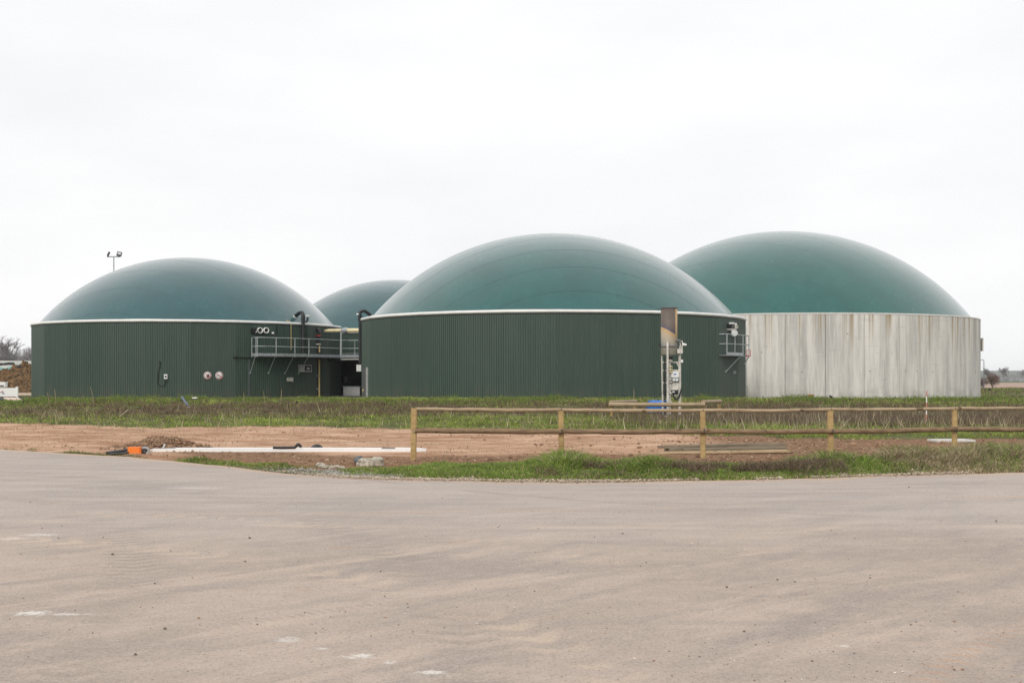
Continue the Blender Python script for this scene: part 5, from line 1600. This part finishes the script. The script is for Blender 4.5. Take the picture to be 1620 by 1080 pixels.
# verge in front of the fence
n = 190000
x = rng.uniform(-7, 14, n)
vf = verge_far(x); e = edge(x)
y = e + .1 + (vf - e + .3) * rng.random(n)
f = (y - e) / np.maximum(vf - e, .2)
cl = fbm(x * .9, y * 1.1, 3); cb = fbm(x * 2.6 + 5, y * 2.6, 3)
left = sstep(-2.6, -1.2, x)
keep = rng.random(n) < (.2 + .8 * left) * sstep(.25, .55, cl + .22 * left) * sstep(.3, .52, cb + .06) * np.where(x < -4, .6, 1) * (1 - .6 * np.exp(-f / .12))
x, y, f, cl, cb, left = x[keep], y[keep], f[keep], cl[keep], cb[keep], left[keep]; n = len(x)
# tall tufts stand in places along the back of the verge
where = .85 * np.exp(-((x - 1.0) / .5) ** 2) + .6 * np.exp(-((x - 2.5) / .4) ** 2) + .8 * np.exp(-((x - 6.1) / .7) ** 2) + .75 * sstep(6.8, 7.6, x) + .1
tall = np.clip(where, 0, 1) * sstep(.2, .6, f) * sstep(.3, .62, cb)
h = (.035 + .05 * rng.random(n)) * (.6 + .6 * left) * (.6 + .8 * cb) + tall * (.03 + .27 * rng.random(n))
straw = np.clip(1.1 * sstep(6.4, 8.0, x) * fbm(x * 1.2 + 3, y, 3) + tall * .7 * (fbm(x * 1.7, y * 2 + 7, 3) > .53) + .35 * np.exp(-f / .15), 0, .85)
isdry = rng.random(n) < straw + .07
vg = np.array([[.2, .28, .05], [.15, .225, .042], [.27, .325, .075], [.115, .18, .038]])
tone = np.where(isdry[:, None], pick(np.array([[.4, .32, .19], [.3, .23, .14], [.5, .42, .27], [.2, .15, .1]]), n), pick(vg, n) * (.62 + .85 * fbm(x * 1.4 + 8, y * 2, 3))[:, None])
w = rng.uniform(.004, .010, n) * (1 + .3 * tall)
blades('verge_grass', np.stack([x, y, ground_z(x, y) - .01], -1), h, w, rng.normal(0, .7, (n, 2)) * h[:, None], tone, M['grass'], 'fresh green verge grass along the road edge', True)
# tangles of dead grass hanging in the verge
n = 9000
x = rng.uniform(.4, 6.0, n); f = rng.normal(.42, .14, n)
keep = fbm(x * 1.3 + 11, f * 3, 3) > .5
x, f = x[keep], f[keep]; n = len(x)
y = edge(x) + f * (verge_far(x) - edge(x))
h = rng.uniform(.02, .16, n)
blades('dead_grass', np.stack([x, y, ground_z(x, y) + rng.uniform(0, .1, n)], -1), h, rng.uniform(.003, .006, n), rng.normal(0, .16, (n, 2)), pick(np.array([[.17, .12, .085], [.23, .17, .11], [.11, .08, .06]]), n), M['dry'], 'brown tangles of dead grass in the verge', True)
# sparse weeds on the soil and along the left road edge
n = 16000
x, y = scatter(n, 22, 41, 1)
sm_ = soil_mask(x, y)
keep = (sm_ > .5) & (fbm(x * .9 + 2, y * 1.4, 3) > .635)
x, y = x[keep], y[keep]; n = len(x)
h = rng.uniform(.02, .06, n)
blades('soil_weeds', np.stack([x, y, ground_z(x, y) - .005], -1), h, rng.uniform(.005, .012, n), rng.normal(0, .6, (n, 2)) * h[:, None], np.where((rng.random(n) < .5)[:, None], pick(GREEN, n), pick(BROWN, n)), M['grass'], 'sparse small weeds on the bare soil')
n = 9000
x = rng.uniform(-14, -5, n); y = edge(x) + np.abs(rng.normal(.05, .22, n))
keep = fbm(x * .9, y * .9 + 3, 3) > .47
x, y = x[keep], y[keep]; n = len(x)
h = rng.uniform(.02, .07, n)
blades('soil_weeds', np.stack([x, y, ground_z(x, y) - .005], -1), h, rng.uniform(.004, .01, n), rng.normal(0, .6, (n, 2)) * h[:, None], np.where((rng.random(n) < .6)[:, None], pick(GREEN, n), pick(BROWN, n)), M['grass'], 'thin fringe of weeds on the left road edge')

def lumps(name, P, s_, tone, mat, label):
    """many small irregular octahedra in one mesh"""
    n = len(P)
    D = np.array([[1, 0, 0], [0, 1, 0], [-1, 0, 0], [0, -1, 0], [0, 0, .75], [0, 0, -.75]], float)
    a = rng.uniform(0, 6.28, n); ca_, sa_ = np.cos(a), np.sin(a)
    v = D[None] * rng.uniform(.6, 1.35, (n, 6, 1)) * s_[:, None, None]
    vx = v[..., 0] * ca_[:, None] - v[..., 1] * sa_[:, None]; vy = v[..., 0] * sa_[:, None] + v[..., 1] * ca_[:, None]
    v = np.stack([vx, vy, v[..., 2]], -1) + P[:, None]
    T_ = np.array([[0, 1, 4], [1, 2, 4], [2, 3, 4], [3, 0, 4], [1, 0, 5], [2, 1, 5], [3, 2, 5], [0, 3, 5]])
    tri = (np.arange(n)[:, None, None] * 6 + T_[None]).reshape(-1, 3)
    me = raw_mesh(name, v.reshape(-1, 3), tri, False)
    c = me.color_attributes.new('tone', 'FLOAT_COLOR', 'POINT')
    c.data.foreach_set('color', np.repeat(np.concatenate([tone, np.ones((n, 1))], 1), 6, 0).astype(np.float32).ravel())
    me.materials.append(mat)
    o = bpy.data.objects.new(name, me); link(o); tag(o, label, None, None, 'stuff')
SOIL = np.array([[.24, .145, .092], [.3, .195, .125], [.18, .108, .066], [.38, .265, .18]])
n = 42000
x, y = scatter(n, 21.5, 41, 1)
rc = verge_far(x) + 1.2
den = soil_mask(x, y) * (.12 + .95 * np.exp(-((y - rc) / 1.5) ** 2) * sstep(-9, -5, x) + .5 * sstep(3, 8, x) + .9 * np.exp(-(((x + 8.4) / .9) ** 2 + ((y - 28.9) / .7) ** 2)))
keep = rng.random(n) < den
x, y = x[keep], y[keep]; n = len(x)
sz = (rng.gamma(2.0, .008, n) + .005) * np.where(x < -1, .7, 1.0)
lumps('soil_clods', np.stack([x, y, ground_z(x, y) + sz * .2], -1), np.minimum(sz, .085), pick(SOIL, n), M['clod'], 'reddish brown clods of loose earth')
# extra clods on the little earth mound
n = 1400
x = rng.normal(-8.4, .5, n); y = rng.normal(28.8, .35, n)
sz = rng.gamma(2.0, .012, n) + .01
lumps('mound_clods', np.stack([x, y, ground_z(x, y) + sz * .3], -1), np.minimum(sz, .07), pick(SOIL[[0, 1, 2]], n), M['clod'], 'dark clods on the small mound beside the orange sleeve')
# gravel along the road edge and the grey patch on the verge
n = 14000
x = rng.uniform(-3.2, 14, n); x = np.where(fbm(x * .8 + 2, x * 0, 3) > .52, x, rng.normal(-1.2, 1.3, n)); y = edge(x) + rng.normal(.1, .22, n) + .3 * (fbm(x * 1.3, x * 0, 3) - .5)
x2 = rng.normal(-2.7, .75, 5000); y2 = edge(x2) + np.abs(rng.normal(.45, .3, 5000))
x = np.concatenate([x, x2]); y = np.concatenate([y, y2])
sz = rng.gamma(2.0, .0035, len(x)) + .003
tone = pick(np.array([[.42, .34, .25], [.33, .26, .19], [.52, .45, .35], [.26, .21, .17]]), len(x))
tone[14000:] = pick(np.array([[.3, .28, .26], [.22, .2, .19], [.4, .37, .33]]), 5000)
lumps('gravel', np.stack([x, y, np.where(y < edge(x) + .1, np.maximum(ground_z(x, y), 0.002), ground_z(x, y)) + sz * .1], -1), np.minimum(sz, .03), tone, M['clod'], 'fine pale gravel along the road edge')
# loose grit and crumbs of earth on the asphalt
n = 3600
y = 6.3 + 13 * rng.random(n) ** 1.3; x = rng.uniform(-1, 1, n) * (y * .44 + .4)
keep = (y < edge(x) - .2) & (rng.random(n) < sstep(.3, .7, fbm(x * .6 + 3, y * .6, 3)) + .1)
x, y = x[keep], y[keep]; n = len(x)
sz = .0018 + rng.gamma(1.6, .0016, n)
lumps('road_grit', np.stack([x, y, .004 + sz * .3], -1), np.minimum(sz, .011), pick(np.array([[.2, .16, .13], [.5, .42, .35], [.62, .57, .5], [.3, .19, .12], [.15, .13, .12]]), n), M['clod'], 'fine grit and crumbs of earth on the asphalt')
# grass tufts on the far meadow right of the concrete tank
n = 26000
x = rng.uniform(44, 115, n); y = rng.uniform(108, 245, n)
keep = (x > y * .375) & (fbm(x * .25, y * .12, 3) > .42)
x, y = x[keep], y[keep]; n = len(x)
h = rng.uniform(.12, .4, n)
blades('far_grass', np.stack([x, y, ground_z(x, y) - .01], -1), h, rng.uniform(.05, .12, n), rng.normal(0, .5, (n, 2)) * h[:, None], np.where((rng.random(n) < .35)[:, None], pick(BROWN, n), pick(GREEN, n)), M['grass'], 'rough meadow grass right of the concrete tank')

# ------------------------------------------------------------------ hazy air
hz = MB().box((0, 1000, 7.3), (4400, 2400, 23.4)).build('haze', None, None, (0, 0, 0))
hm = bpy.data.materials.new('haze'); hm.use_nodes = True
ht = hm.node_tree; ht.nodes.clear()
ho = ht.nodes.new('ShaderNodeOutputMaterial'); hv = ht.nodes.new('ShaderNodeVolumePrincipled')
hv.inputs['Color'].default_value = (0.97, 0.98, 1.0, 1); hv.inputs['Density'].default_value = 0.00015
ht.links.new(hv.outputs[0], ho.inputs['Volume'])
hz.data.materials.append(hm)
tag(hz, 'thin pale haze in the air', None, None, 'stuff')
